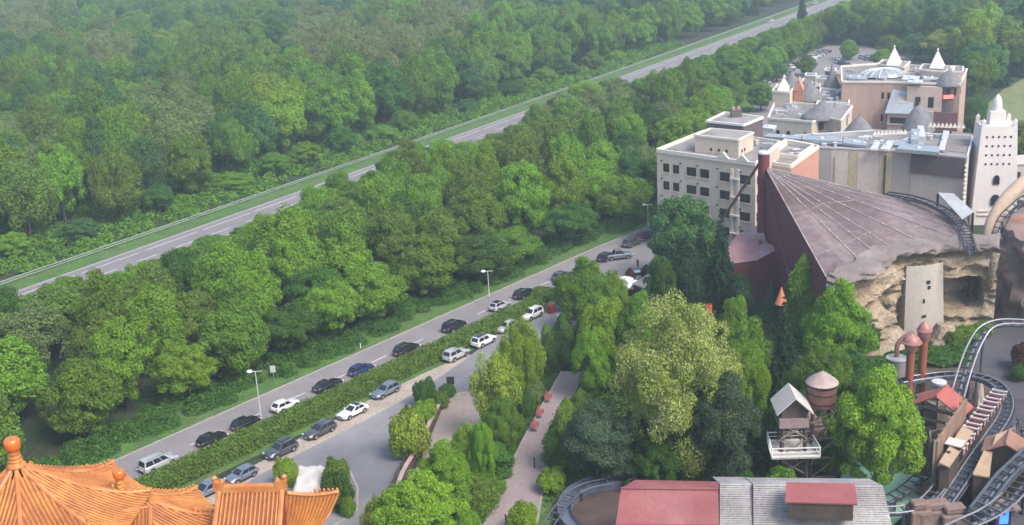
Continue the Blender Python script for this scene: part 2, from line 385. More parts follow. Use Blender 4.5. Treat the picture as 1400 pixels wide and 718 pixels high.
ASPH = pm('asphalt', (0.195, 0.178, 0.182), 0.14, 0.22, 0.85, fine=0.1, bump=0.1, tint=(0.225, 0.205, 0.205))
ASPHM = pm('motorway_asphalt', (0.19, 0.175, 0.178), 0.12, 0.15, 0.85, fine=0.08)
YARD = pm('yard_asphalt', (0.215, 0.205, 0.212), 0.22, 0.07, 0.8, fine=0.07, tint=(0.135, 0.135, 0.15))
SAND = pm('sandy_gravel', (0.34, 0.29, 0.24), 0.2, 0.3, 1.0, fine=0.2, bump=0.3)
COURT = pm('beige_paving', (0.26, 0.215, 0.185), 0.15, 0.2, 0.9, fine=0.12)
PINK = pm('pinkish_paving', (0.27, 0.215, 0.215), 0.14, 0.2, 0.9, fine=0.12)
PLAZA = pm('plaza_paving', (0.085, 0.08, 0.092), 0.2, 0.15, 0.75, fine=0.1)
PAINTW = pm('road_paint', (0.68, 0.66, 0.64), 0.25, 1.2, 0.8)
KERB = pm('kerb_stone', (0.30, 0.27, 0.25), 0.2, 1.0, 0.9)
gm = MB(); gm.poly((-3500, -600, 0), (3500, -600, 0), (3500, 6000, 0), (-3500, 6000, 0)); struct('ground', gm, GR)
strip('grass_verge', RL, -7.5, -0.25, 0.012, VERGE, 'green grass verge between the road and the trees')
strip('local_road', RL, 0, 8.6, 0.012, ASPH, 'grey asphalt road with a queue of cars')
strip('hedge_bed', RL[:21], 8.6, 14.0, 0.016, VERGE)
strip('motorway', MW, 5.0, 16.6, 0.02, ASPHM, 'grey motorway carriageway through the woods')
strip('motorway_verge', MW, -3.0, 5.0, 0.012, VERGE); strip('motorway_near_verge', MW, 16.6, 20, 0.012, VERGE)
def kerb(name, line, d0, d1, h):
    a, b = off(line, d0), off(line, d1); mb = MB()
    for i in range(len(a)-1):
        mb.add([a[i], a[i+1], b[i+1], b[i], a[i]+Vector((0, 0, h)), a[i+1]+Vector((0, 0, h)), b[i+1]+Vector((0, 0, h)), b[i]+Vector((0, 0, h))],
               [(0, 1, 5, 4), (1, 2, 6, 5), (2, 3, 7, 6), (3, 0, 4, 7), (4, 5, 6, 7)])
    return struct(name, mb, KERB)
kerb('road_kerb', RL, -0.25, 0.0, 0.10)
def dashes(name, line, d, w, on, gap, z, y0=0, y1=9e9, phase=0.0):
    mb = MB(); L = off(line, d); acc = phase
    for i in range(len(L)-1):
        a, b = L[i], L[i+1]; ln = (b-a).length; u = (b-a).normalized(); n = Vector((u.y, -u.x, 0))*w/2; t = -acc
        while t < ln:
            s, e = max(t, 0), min(t+on, ln)
            if e > s and y0 < a.y < y1:
                p, q = a+u*s, a+u*e; mb.poly(*[(v.x, v.y, z) for v in (p-n, q-n, q+n, p+n)])
            t += on+gap
        acc = ln-(t-(on+gap))
    o = mb.build(name, PAINTW, None); o['kind'] = 'structure'; return o
dashes('road_centre_marking', RL, 4.35, 0.16, 3.2, 4.8, 0.02, 100, 260)
dashes('motorway_lane_marking', MW, 8.0, 0.2, 14, 1.6, 0.03, 100, 900)
dashes('motorway_dash_marking', MW, 12.5, 0.2, 5.0, 5.0, 0.03, 100, 900)
dashes('motorway_edge_marking', MW, 16.0, 0.2, 50, 0.1, 0.03, 100, 900); dashes('motorway_far_edge_marking', MW, 5.6, 0.15, 50, 0.1, 0.03, 100, 900)
def G(*pp): return [U(*p) for p in pp]
sheet('sandy_strip', G((250, 690), (311, 656), (361, 629), (413, 597), (456, 575), (503, 548), (576, 512), (640, 484), (655, 492), (600, 520), (548, 552), (480, 588), (420, 618), (350, 655), (300, 690)), SAND, 0.02)
sheet('yard_drive', G((200, 790), (300, 690), (350, 652), (420, 615), (480, 585), (548, 549), (600, 517), (640, 489), (700, 440), (745, 408), (800, 400), (800, 440), (760, 470), (690, 515), (655, 537), (612, 540), (585, 560), (556, 590), (560, 620), (545, 650), (520, 690), (490, 760), (470, 820), (200, 820)), YARD, 0.024, 'grey asphalt drive of the car park')
sheet('court_paving', G((612, 541), (656, 534), (660, 600), (640, 660), (575, 740), (500, 760), (545, 680), (575, 630)), COURT, 0.030)
sheet('planted_bed', G((656, 534), (690, 512), (765, 470), (770, 505), (745, 548), (715, 600), (690, 650), (655, 725), (560, 790), (575, 740), (640, 660), (660, 600)), GR, 0.010)
sheet('footpath', G((655, 722), (690, 652), (716, 600), (738, 560), (768, 508), (798, 508), (775, 560), (757, 600), (747, 640), (733, 722), (725, 800), (610, 800)), PINK, 0.034, 'pinkish paved footpath past the benches')
sheet('entrance_plaza', G((800, 362), (850, 340), (897, 316), (935, 330), (935, 372), (880, 392), (840, 402), (800, 398), (770, 388)), ASPH, 0.028)
sheet('park_plaza', G((1310, 470), (1350, 420), (1420, 410), (1480, 500), (1480, 800), (1270, 800), (1300, 640), (1350, 600), (1345, 540)), PLAZA, 0.02, 'purplish grey paved plaza of the park')
sheet('car_park', G((1040, 125), (1085, 82), (1130, 63), (1180, 62), (1260, 85), (1260, 140), (1080, 150)), ASPH, 0.03)
sheet('meadow', G((1318, 172), (1372, 122), (1420, 98), (1700, 80), (1800, 160), (1450, 240), (1385, 200)), MEADOW, 0.02, 'pale green meadow behind the white tower')
WATER = pm('green_water', (0.30, 0.52, 0.35), 0.12, 0.15, 0.5, fine=0.05, spec=0.3)
sheet('ride_pond', G((1120, 700), (1175, 610), (1215, 640), (1250, 650), (1285, 655), (1300, 672), (1280, 690), (1240, 700), (1220, 720)), WATER, 0.03, 'milky green pond under the coaster')

def kerbline(name, pts, w=.22, h=.11):
    m = MB(); P = G(*pts)
    for a, b in zip(P, P[1:]): m.bar(a+Vector((0, 0, h/2)), b+Vector((0, 0, h/2)), w, h)
    struct(name, m, KERB)
kerbline('path_kerb', ((690, 652), (716, 600), (738, 560), (768, 508))); kerbline('path_kerb', ((798, 508), (775, 560), (757, 600), (747, 640), (733, 722))); kerbline('drive_kerb', ((612, 541), (585, 561), (557, 590), (561, 620), (546, 650)))
kerbline('drive_kerb', ((455, 720), (488, 700), (489, 668), (476, 640), (455, 630), (440, 646))); kerbline('court_kerb', ((612, 541), (656, 534)))
SOIL = pm('ride_soil', (.075, .055, .045), .35, .3, 1, bump=.5, tint=(.11, .085, .07)); sheet('ride_soil', G((1210, 530), (1260, 500), (1340, 505), (1372, 530), (1372, 570), (1300, 690), (1285, 700), (1285, 655), (1250, 650), (1215, 640)), SOIL, 0.035)
# guard rails
def guard(name, label, d, y0, y1, beams=((.62, .30),), step=4):
    pts = [p for p in off(MW, d) if y0 < p.y < y1]; r = thing(name, label, 'guard rail', pts[0]); mb = MB()
    for z, h in beams:
        for a, b in zip(pts, pts[1:]): mb.bar(a+Vector((0, 0, z)), b+Vector((0, 0, z)), 0.10, h)
    mb.build('rail', RAILM, r); mb = MB()
    for a, b in zip(pts, pts[1:]):
        k = max(1, int((b-a).length/step))
        for j in range(k): mb.box(lerp(a, b, j/k)+Vector((.09, .05, 0)), (.10, .12, .62))
    o = mb.build('post', STEEL, r); o['kind'] = 'stuff'
guard('guard_rail', 'long pale double guard rail along the far verge of the motorway', 0.0, 190, 900, ((.92, .18), (.45, .14)))
guard('guard_rail', 'pale guard rail on the tree belt side of the motorway', 16.9, 190, 900)

# ---- scatter of trees
def inpoly(x, y, P):
    c = False; n = len(P)
    for i in range(n):
        a, b = P[i], P[i-1]
        if (a.y > y) != (b.y > y) and x < (b.x-a.x)*(y-a.y)/(b.y-a.y)+a.x: c = not c
    return c
TOWN = G((897, 345), (897, 330), (960, 230), (1048, 145), (1078, 88), (1125, 62), (1185, 60), (1270, 82), (1322, 96), (1330, 160), (1330, 230), (1450, 235), (1520, 300), (1600, 900), (200, 900), (600, 560), (800, 420))
MEAD = G((1322, 165), (1368, 118), (1420, 92), (1700, 75), (1850, 160), (1500, 260), (1380, 240), (1330, 232))
cand = []; cell = {}
def ok(x, y, r):
    i, j = int(x//8), int(y//8)
    for a in range(i-2, i+3):
        for b in range(j-2, j+3):
            for (u, v, s) in cell.get((a, b), ()):
                if (u-x)**2+(v-y)**2 < ((r+s)/2)**2: return False
    return True
rt = random.Random(5)
def scatter(n, bounds, region, sep, zone):
    for _ in range(n):
        x, y = rt.uniform(*bounds[0]), rt.uniform(*bounds[1])
        s = sep*rt.uniform(.85, 1.2)
        q = proj((x, y, 6))
        if q[2] < 20 or not (-330 < q[0] < 1730 and q[1] < 1000): continue
        if not ok(x, y, s): continue
        r = region(x, y)
        if r is None: continue
        cell.setdefault((int(x//8), int(y//8)), []).append((x, y, s)); cand.append((x, y, s, zone, r))
def belt(x, y):
    if inpoly(x, y, TOWN): return None
    l = seg_d(RL, (x, y)); m = seg_d(MW, (x, y))
    if l < 5.0 or m > -20: return None
    return l
def wood(x, y):
    m = seg_d(MW, (x, y))
    return m if m > 9.5 else None
def east(x, y):
    if inpoly(x, y, TOWN) or inpoly(x, y, MEAD): return None
    m = seg_d(MW, (x, y))
    if m > -22: return None
    l = seg_d(RL, (x, y))
    if l > -12 and y < 450: return None
    return -m
scatter(12000, ((-95, 140), (95, 480)), belt, 7.2, 'belt')
scatter(16000, ((-210, 130), (185, 480)), wood, 9.0, 'wood')
scatter(14000, ((-330, 330), (480, 1000)), lambda x, y: wood(x, y) if seg_d(MW, (x, y)) > 0 else (belt(x, y) if seg_d(RL, (x, y)) > 0 and y < 470 else east(x, y)), 11.0, 'far')
scatter(9000, ((60, 420), (230, 800)), east, 10.5, 'east')
scatter(2500, ((55, 230), (80, 240)), lambda x, y: None if inpoly(x, y, TOWN) or inpoly(x, y, MEAD) or proj((x, y, 0))[0] < 1540 else 50.0, 9.5, 'east')
TOV = [(45, 235, 34, 'pale', 'airy', 15), (240, 170, 55, 'pale', 'airy', 17), (150, 80, 40, 'bronze', 'broad', 0), (40, 40, 40, 'bronze', 'broad', 0), (440, 55, 45, 'bronze', 'broad', 0), (535, 75, 50, 'bronze', 'broad', 0),
       (610, 30, 40, 'bronze', 'broad', 0), (385, 150, 45, 'lime', 'broad', 0), (300, 70, 40, 'olive', 'broad', 0), (720, 200, 42, 'olive', 'broad', 0), (745, 150, 30, 'bronze', 'broad', 0), (845, 98, 32, 'lime', 'broad', 0), (790, 118, 30, 'lime', 'broad', 0),
       (820, 140, 40, 'pale', 'broad', 0), (880, 150, 28, 'dark', 'broad', 0), (960, 165, 40, 'fresh', 'broad', 0), (930, 130, 30, 'mid', 'broad', 0), (640, 215, 50, 'fresh', 'broad', 0), (480, 440, 45, 'fresh', 'broad', 0), (210, 470, 55, 'fresh', 'broad', 0), (120, 470, 40, 'olive', 'broad', 0),
       (380, 320, 40, 'fresh', 'broad', 0), (1285, 55, 28, 'lime', 'broad', 0), (1340, 45, 22, 'lime', 'broad', 0), (1000, 95, 40, 'mid', 'broad', 0), (60, 385, 40, 'mid', 'broad', 0), (230, 410, 40, 'olive', 'broad', 0), (1270, 20, 30, 'blue', 'broad', 0), (1385, 60, 25, 'olive', 'broad', 0)]
def pick(x, y, s, zone, r):
    h = rt.uniform(9.5, 16.5) if zone == 'belt' else rt.uniform(13, 20)
    w = s*rt.uniform(1.1, 1.5); kind = 'broad'
    if zone == 'belt':
        if r < 12: h *= rt.uniform(.6, .95)
        m = seg_d(MW, (x, y))
        q = proj((x, y, 3)); strict = 100 < q[0] < 440 or 470 < q[0] < 510 or 630 < q[0] < 735 or 850 < q[0]; lim = (-m-17+(rt.uniform(-2, 3) if strict else rt.uniform(0, 8)))/2.7+(.5 if strict else (rt.uniform(1.5, 4.5) if 440 <= q[0] <= 470 or 520 < q[0] < 625 or 740 < q[0] < 850 else rt.uniform(.8, 3.0)))
        if h > lim: h = max(2.6, lim); w = min(w, 4+h*.75)
    if zone in ('far', 'east') and seg_d(MW, (x, y)) < 0:
        lim = (-seg_d(MW, (x, y))-17+rt.uniform(-2, 2))/2.7+.5
        if h > lim: h = max(2.6, lim); w = min(w, 4+h*.75)
    if zone == 'wood' and r < 13: h = rt.uniform(4, 7); w = min(w, 8)
    u = rt.random(); no = mnoise.noise((x*.018, y*.018, 3.1))
    if zone == 'belt': tones = ['mid', 'fresh', 'mid', 'dark', 'fresh', 'olive', 'mid', 'fresh']
    elif zone == 'wood': tones = ['mid', 'dark', 'fresh', 'mid', 'blue', 'mid', 'fresh', 'olive', 'dark']
    else: tones = ['mid', 'blue', 'fresh', 'mid', 'olive', 'dark', 'fresh', 'mid', 'blue', 'lime', 'mid']
    tone = tones[int((u*.75+(no+.5)*.25)*len(tones)) % len(tones)]
    if rt.random() < .16 and h > 10: kind = 'tall'; w *= .8; h *= 1.08
    elif rt.random() < .07 and h > 9: kind = 'airy'; tone = rt.choice(['pale', 'olive', 'olive'])
    q = proj((x, y, h*.6))
    for (a, b, rad, tn, kd, hh) in TOV:
        if (q[0]-a)**2+((q[1]-b)*1.2)**2 < rad*rad:
            tone = tn; kind = kd
            if hh: h = hh
            break
    if zone in ('east', 'far') and rt.random() < .08 and x > 60: kind = 'spruce'; tone = 'deep'; w = min(w, 8); h = rt.uniform(14, 20)
    return dict(kind=kind, h=h, w=w, tone=tone, q=q, x=x, y=y, zone=zone, r=r)
T = [pick(*c) for c in cand]
def inview(t): return -35 < t['q'][0] < 1435 and -30 < t['q'][1] < 735
vis = sorted([t for t in T if inview(t)], key=lambda t: t['q'][2])
NIND = 245
solo, rest = vis[:NIND], vis[NIND:]+[t for t in T if not inview(t)]
print('trees', len(T), 'in view', len(vis), 'solo depth', solo[-1]['q'][2])
rows = {}
for t in solo:
    zone = 'belt' if t['zone'] == 'belt' or (seg_d(MW, (t['x'], t['y'])) < 0) else 'wood'
    rows.setdefault((zone, int((t['r']-(5 if zone == 'belt' else 9.5))/9)), []).append(t)
for (zone, k), ts in rows.items():
    ts.sort(key=lambda t: t['q'][0])
    for i, t in enumerate(ts):
        bushy = t['h'] < 8
        what = {'tall': 'tall narrow ', 'airy': 'feathery '}.get(t['kind'], '')+('bush' if bushy else 'tree')
        where = 'belt row above the road' if zone == 'belt' else 'wood row beyond the motorway'
        lab = f"{TONES[t['tone']][1]} {what}, {ordn(i+1)} from left in {ordn(k+1)} {where}"
        tree(t['kind'], (t['x'], t['y'], 0), t['h'], t['w'], t['tone'], lab, 'broadleaf_tree' if not bushy else 'roadside_bush', 'bush' if bushy else 'tree', 'trees of the belt between the roads' if zone == 'belt' else 'trees beyond the motorway')
# the far woods: one mass of instanced trees
src = bpy.data.collections.new('woodland_sources'); SRC = []
for kind in ('broad', 'tall', 'airy', 'spruce'):
    for cm, tm, H, Rr in PROTO[kind][:4]:
        for tn in {'broad': ('mid', 'dark', 'olive', 'blue', 'fresh', 'bronze', 'lime'), 'tall': ('mid', 'olive', 'blue', 'dark'), 'airy': ('pale', 'bronze', 'olive'), 'spruce': ('deep',)}[kind]:
            SRC.append((kind, tn, H, Rr, cm))
def toned(tn):
    if 'leaf_'+tn not in MATS: leafmat('leaf_'+tn, fixed=TONES[tn][0])
    return MATS['leaf_'+tn]
for i, (kind, tn, H, Rr, cm) in enumerate(SRC):
    o = bpy.data.objects.new('w%03d' % i, cm); o.material_slots[0].link = 'OBJECT'; o.material_slots[0].material = toned(tn); src.objects.link(o)
me = bpy.data.meshes.new('far_forest'); me.from_pydata([(t['x'], t['y'], 0) for t in rest], [], [])
ai = me.attributes.new('pick', 'INT', 'POINT'); asz = me.attributes.new('size', 'FLOAT_VECTOR', 'POINT'); ar = me.attributes.new('turn', 'FLOAT', 'POINT')
ai, asz, ar = (me.attributes[n_] for n_ in ('pick', 'size', 'turn'))
for i, t in enumerate(rest):
    opts = [j for j, s in enumerate(SRC) if s[0] == t['kind'] and s[1] == t['tone']] or [j for j, s in enumerate(SRC) if s[0] == t['kind']] or [0]
    j = rt.choice(opts); s = SRC[j]; ai.data[i].value = j; asz.data[i].vector = (t['w']/(2*s[3]), t['w']/(2*s[3]), t['h']/s[2]); ar.data[i].value = rt.random()*6.28
fo = bpy.data.objects.new('far_forest', me); COL.objects.link(fo); tag(fo, 'far green woods fading into haze beyond the nearer trees', None, None, 'stuff')
ng = bpy.data.node_groups.new('woodland', 'GeometryNodeTree')
ng.interface.new_socket('Geometry', in_out='INPUT', socket_type='NodeSocketGeometry'); ng.interface.new_socket('Geometry', in_out='OUTPUT', socket_type='NodeSocketGeometry')
gi, go = ng.nodes.new('NodeGroupInput'), ng.nodes.new('NodeGroupOutput'); ip = ng.nodes.new('GeometryNodeInstanceOnPoints'); ci = ng.nodes.new('GeometryNodeCollectionInfo')
ci.inputs['Collection'].default_value = src; ci.inputs['Separate Children'].default_value = True; ci.inputs['Reset Children'].default_value = True
def attr(nm, ty):
    a = ng.nodes.new('GeometryNodeInputNamedAttribute'); a.data_type = ty; a.inputs['Name'].default_value = nm; return next(o for o in a.outputs if o.enabled and o.name == 'Attribute')
cx = ng.nodes.new('ShaderNodeCombineXYZ'); ng.links.new(attr('turn', 'FLOAT'), cx.inputs[2])
ip.inputs['Pick Instance'].default_value = True
L_ = ng.links.new; L_(gi.outputs[0], ip.inputs['Points']); L_(ci.outputs[0], ip.inputs['Instance']); L_(attr('pick', 'INT'), ip.inputs['Instance Index'])
L_(cx.outputs[0], ip.inputs['Rotation']); L_(attr('size', 'FLOAT_VECTOR'), ip.inputs['Scale']); L_(ip.outputs[0], go.inputs[0])
fo.modifiers.new('woodland', 'NODES').node_group = ng

# undergrowth along the wood edges (nobody could count it)
def mounds(line, d0, d1, y0, y1, n, hmax, size, dens):
    C, Nn, S = [], [], []
    for _ in range(n):
        y = rt.uniform(y0, y1); p, u = road_at(y, line); m = Vector((u.y, -u.x, 0)); c = p+m*rt.uniform(d0, d1); r = rt.uniform(.8, 2.0); h = hmax*rt.uniform(.4, 1)
        k = int(dens*r*r); d = unit(rg.normal(size=(k, 3))); d[:, 2] = abs(d[:, 2])
        C.append(np.array([c.x, c.y, 0])+d*np.array([r, r, h])*(.7+.35*rg.random((k, 1)))); Nn.append(unit(d*.8+rg.normal(size=(k, 3))*.5+np.array([0, 0, .3]))); S.append(size*(.6+.8*rg.random(k)))
    return np.concatenate(C), np.concatenate(Nn), np.concatenate(S)
leafy('undergrowth', 'low dark green undergrowth along the road edge of the belt', mounds(RL, -9, -2.6, 100, 260, 480, 2.2, .17, 150), 'dark', 'stuff')
leafy('undergrowth', 'low green scrub behind the far motorway guard rail', mounds(MW, -40, -2.5, 190, 480, 2200, 2.8, .30, 55), 'mid', 'stuff')
leafy('undergrowth', 'low green scrub between the motorway and the belt trees', mounds(MW, 18.5, 24, 190, 520, 300, 1.2, .40, 40), 'olive', 'stuff')

# the long hedge
def hedge(y0, y1, d0, d1, h):
    C, Nn = [], []; k = 46000
    yy = rg.uniform(y0, y1, k); f = rg.random(k); P0 = np.array([road_at(y)[0][:] for y in np.linspace(y0, y1, 200)]); idx = np.clip(((yy-y0)/(y1-y0)*199).astype(int), 0, 199)
    base = P0[idx]; _, u = road_at((y0+y1)/2); m = np.array([u.y, -u.x, 0]); w = d1-d0
    wob = np.array([mnoise.noise((y*.35, 0, 1)) for y in yy]); wob2 = np.array([mnoise.noise((y*1.1, 5, 2)) for y in yy])
    hh = h*(1+.16*wob+.10*wob2); side = f*(w+2*h)
    top = (side > h) & (side < h+w); lef = side <= h
    a = np.where(lef, d0-.10*wob2, np.where(top, d0+(side-h), d1+.3*wob2)); z = np.where(lef, side/h*hh, np.where(top, hh, (w+2*h-side)/h*hh))
    nn = np.where(lef[:, None], -m, np.where(top[:, None], np.array([0, 0, 1.]), m))
    base = base+np.array([u.x, u.y, 0])*rg.normal(size=(k, 1))*.3
    c = base+m*a[:, None]; c[:, 2] = z; c += rg.normal(size=(k, 3))*.13
    mb_ = unit(nn+rg.normal(size=(k, 3))*.55+np.array([0, 0, .25]))
    return c, mb_, .155*(.6+.8*rg.random(k))
HY0, HY1 = U(232, 650).y-8, U(765, 400).y
r = thing('hedge', 'long clipped green hedge between the road queue and the parked cars', 'hedge', road_at(HY0)[0])
hm = leafmesh('foliage', leaf_arrays(*hedge(HY0, HY1, 9.7, 12.7, 1.75)), LEAF); ho = bpy.data.objects.new('foliage', hm); COL.objects.link(ho); ho.parent = r; ho.location = -r.location; ho.color = (*(.115, .215, .034), 1)
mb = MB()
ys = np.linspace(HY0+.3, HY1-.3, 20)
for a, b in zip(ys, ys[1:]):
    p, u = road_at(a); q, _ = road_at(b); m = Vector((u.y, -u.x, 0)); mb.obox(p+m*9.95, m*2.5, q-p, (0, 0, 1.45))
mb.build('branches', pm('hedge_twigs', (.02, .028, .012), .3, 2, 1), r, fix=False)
# ================================================================== cars
CARP = pm('car_paint', (.5, .5, .5), 0.04, 0.8, 0.28, metal=0.25, fine=0.02, objcol=True, coat=0.6)
LAMPC = pm('headlight_glass', (0.55, 0.57, 0.6), 0.05, 3, 0.1); LAMPR = pm('tail_light_glass', (0.35, 0.01, 0.012), 0.05, 3, 0.15)
RIM = pm('alloy_rim', (0.45, 0.45, 0.47), 0.1, 4, 0.3, metal=0.8); PLATE = pm('number_plate', (0.7, 0.7, 0.66), 0.05, 4, 0.5); TRIM = pm('black_trim', (0.018, 0.018, 0.02), 0.1, 3, 0.55)
SPEC = dict(  # length, width, height, belt, bonnet, windscreen foot x, roof front x, roof rear x, rear glass foot x
    suv=(4.5, 1.88, 1.68, 1.02, .98, .92, .22, -1.72, -2.12), hatch=(4.15, 1.76, 1.47, .92, .86, .90, .10, -1.45, -1.92), wagon=(4.7, 1.82, 1.48, .92, .86, .85, .0, -1.85, -2.22),
    coupe=(4.65, 1.82, 1.40, .88, .80, .82, -.15, -1.15, -1.85), van=(4.85, 1.90, 1.78, 1.02, .95, 1.35, .55, -2.12, -2.34), pickup=(5.3, 1.92, 1.82, 1.08, 1.04, 1.15, .45, -.62, -.86))
def car_proto(kind):
    Lc, W, Hh, bt, hd, xw, xrf, xrr, xrb = SPEC[kind]; hw = W/2
    root = thing(kind+'_proto', None, None); 
    mb = MB(); zb = .26
    st = [(-Lc/2, .80, .40, bt*.80), (-Lc/2+.10, .90, .32, bt*.93), (-Lc/2+.34, .97, zb, bt*.99), (xrb*.5, 1, zb, bt), (0, 1, zb, bt), (xw, 1, zb, bt*.985), ((xw+Lc/2)/2, .985, zb, hd), (Lc/2-.35, .95, zb+.02, hd*.93), (Lc/2-.08, .84, .34, hd*.80), (Lc/2, .72, .40, hd*.66)]
    rings = []
    for x, w, z0, z1 in st:
        w = w*hw; half = [(0, z0), (w*.86, z0), (w*.97, z0+.10), (w, (z0+z1)/2), (w*.965, z1-.10), (w*.86, z1), (w*.4, z1+.025), (0, z1+.03)]
        rings.append([(x, y, z) for y, z in half]+[(x, -y, z) for y, z in half[-2:0:-1]])
    n = len(rings[0]); vs = [p for r in rings for p in r]
    fs = [(i*n+j, i*n+(j+1) % n, (i+1)*n+(j+1) % n, (i+1)*n+j) for i in range(len(rings)-1) for j in range(n)]+[tuple(range(n)), tuple(range((len(rings)-1)*n, len(rings)*n))]
    mb.add(vs, fs)
    wb, wt = hw*.90, hw*.70
    B = [(xw, wb), (xw, -wb), (xrb, -wb*.97), (xrb, wb*.97)]; Tt = [(xrf, wt), (xrf, -wt), (xrr, -wt*.97), (xrr, wt*.97)]
    gb = [Vector((x, y, bt-.03)) for x, y in B]; gt = [Vector((x, y, Hh-.05)) for x, y in Tt]; rc = [Vector((xrf-.1, 0, Hh)), Vector((xrr+.12, 0, Hh))]
    m1 = Vector((xrf-.25, wt*.98, Hh-.02)); v = gb+gt+rc+[Vector((xrf-.35, 0, Hh+.01))]
    mb.add(v, [(0, 1, 5, 4), (1, 2, 6, 5), (2, 3, 7, 6), (3, 0, 4, 7), (4, 5, 8), (6, 7, 9), (4, 8, 9, 7), (5, 6, 9, 8)])
    body = mb.build('body', CARP, root, smooth=35, color=(.5, .5, .5, 1))
    def pane(name, quad, par, mat=GLASS, inset=.09, d=.012, splits=None):
        a, b, c, e = quad; nn = (b-a).cross(e-a).normalized()
        if nn.dot((a+b+c+e)/4-Vector((0, 0, bt))) < 0: nn = -nn
        m = MB()
        for (s0, s1) in (splits or [(inset, 1-inset)]):
            P = [lerp(lerp(a, b, s), lerp(e, c, s), t)+nn*d for s, t in ((s0, .10), (s1, .10), (s1, .88), (s0, .88))]; m.poly(*P)
        return m.build(name, mat, par, fix=False)
    pane('windscreen', (gb[1], gb[0], gt[0], gt[1]), root); pane('rear_window', (gb[3], gb[2], gt[2], gt[3]), root)
    sp = [(.10, .46), (.50, .92)] if kind != 'van' else [(.06, .30), (.33, .62), (.65, .95)]
    pane('side_window', (gb[0], gb[3], gt[3], gt[0]), root, splits=sp); pane('side_window', (gb[2], gb[1], gt[1], gt[2]), root, splits=[(1-b, 1-a) for a, b in sp])
    wr = .36 if kind in ('suv', 'pickup') else .325
    for x in (Lc*.295, -Lc*.285):
        for s in (1, -1):
            m = MB(); prof = [(wr*.62, -.10), (wr*.95, -.10), (wr, -.05), (wr, .06), (wr*.95, .10), (wr*.62, .10)]; k = 18
            c = Vector((x, s*(hw-.085), wr))
            vs = [c+Vector((r*math.cos(6.2832*j/k), o, r*math.sin(6.2832*j/k))) for r, o in prof for j in range(k)]
            m.add(vs, [(i*k+j, i*k+(j+1) % k, (i+1)*k+(j+1) % k, (i+1)*k+j) for i in range(5) for j in range(k)])
            wh = m.build('wheel', RUBBER, root, smooth=40); m = MB(); m.add([c+Vector((wr*.64*math.cos(6.2832*j/k), s*.085, wr*.64*math.sin(6.2832*j/k))) for j in range(k)]+[c+Vector((0, s*.05, 0))], [(j, (j+1) % k, k) for j in range(k)])
            m.build('rim', RIM, wh)
        m = MB()
        for s in (1, -1):
            c = Vector((x, s*(hw*.998), wr)); k = 14; R1, R0 = wr+.09, wr+.005
            vs = [c+Vector((r*math.cos(math.pi*j/k), s*.014, r*math.sin(math.pi*j/k)+.02)) for r in (R0, R1) for j in range(k+1)]
            m.add(vs, [(j, j+1, k+2+j, k+1+j) for j in range(k)])
        m.build('wheel_arch', TRIM, root, fix=False)
    zl = hd*.72
    for s in (1, -1):
        m = MB(); m.obox((Lc/2-.30, s*hw*.80-.17, zl), (.26, -s*.05, -.02), (0, .34, 0), (-.03, 0, .13)); m.build('headlight', LAMPC, root)
        m = MB(); m.obox((-Lc/2-.012, s*hw*.70-.13, bt*.72), (.2, s*.03, 0), (0, .27, 0), (.05, 0, .16)); m.build('tail_light', LAMPR, root)
        m = MB(); m.obox((xw-.38, s*hw*.97-.02, bt), (.16, 0, 0), (0, s*.20, .02), (0, 0, .13)); m.build('door_mirror', CARP, root, color=(.5, .5, .5, 1))
        m = MB(); m.obox((-Lc*.17, s*hw*.992-.012, .27), (Lc*.35, 0, 0), (0, .024, 0), (0, 0, .13)); m.build('sill_trim', TRIM, root)
        if kind in ('suv', 'wagon', 'van'):
            m = MB(); m.bar((xrf-.35, s*wt*.90, Hh+.02), (xrr+.22, s*wt*.88, Hh+.02), .045, .06); m.build('roof_rail', STEEL, root)
    m = MB(); m.obox((Lc/2-.06, -hw*.42, .46), (.075, 0, 0), (0, hw*.84, 0), (-.03, 0, .2)); m.build('grille', TRIM, root)
    m = MB(); m.obox((Lc/2+.018, -.26, .40), (.02, 0, 0), (0, .52, 0), (0, 0, .11)); m.build('number_plate', PLATE, root)
    m = MB(); m.obox((-Lc/2-.03, -.26, .55), (.02, 0, 0), (0, .52, 0), (0, 0, .11)); m.build('number_plate', PLATE, root)
    m = MB(); m.obox((-Lc/2-.012, -hw*.78, .33), (.16, 0, 0), (0, hw*1.56, 0), (0, 0, .15)); m.build('rear_bumper', TRIM, root)
    if kind == 'pickup':
        m = MB(); m.obox((-Lc/2+.08, -hw*.86, bt+.03), (1.75, 0, 0), (0, hw*1.72, 0), (0, 0, .05)); m.build('bed_cover', TRIM, root)
    return root
CARS = {}
BLACK, DGREY, WHITEC, SILV, NAVY, BGREY, RED = (.012, .012, .014, 1), (.075, .08, .09, 1), (.78, .78, .78, 1), (.46, .47, .49, 1), (.02, .035, .14, 1), (.16, .19, .24, 1), (.16, .015, .02, 1)
def car(kind, px, py, color, label, group, name, toward=False, turn=0.0, pan=None):
    if kind not in CARS: CARS[kind] = (car_proto(kind), [])
    proto_, used = CARS[kind]; p = U(px, py, .7); _, u = road_at(p.y); rz = math.atan2(u.y, u.x)+(math.pi if toward else 0)+R_(turn)
    c = dup(proto_, (p.x, p.y, 0.025), rz, label, group, color); c.name = name; c['category'] = 'car' if kind not in ('pickup', 'van') else kind
    KIDS.setdefault(c.name, KIDS.get(c.name, []))
    return c
Q = 'cars queueing on the road beyond the hedge'; K = 'cars parked along the yard side of the hedge'
car('van', 216, 632, SILV, 'silver van at the tail of the road queue, nearest the orange roofs', Q, 'estate_van')
car('hatch', 290, 599, BLACK, 'black hatchback directly ahead of the silver van on the road', Q, 'hatchback')
car('hatch', 336, 577, BLACK, 'black hatchback right behind the white hatchback in the road queue', Q, 'hatchback')
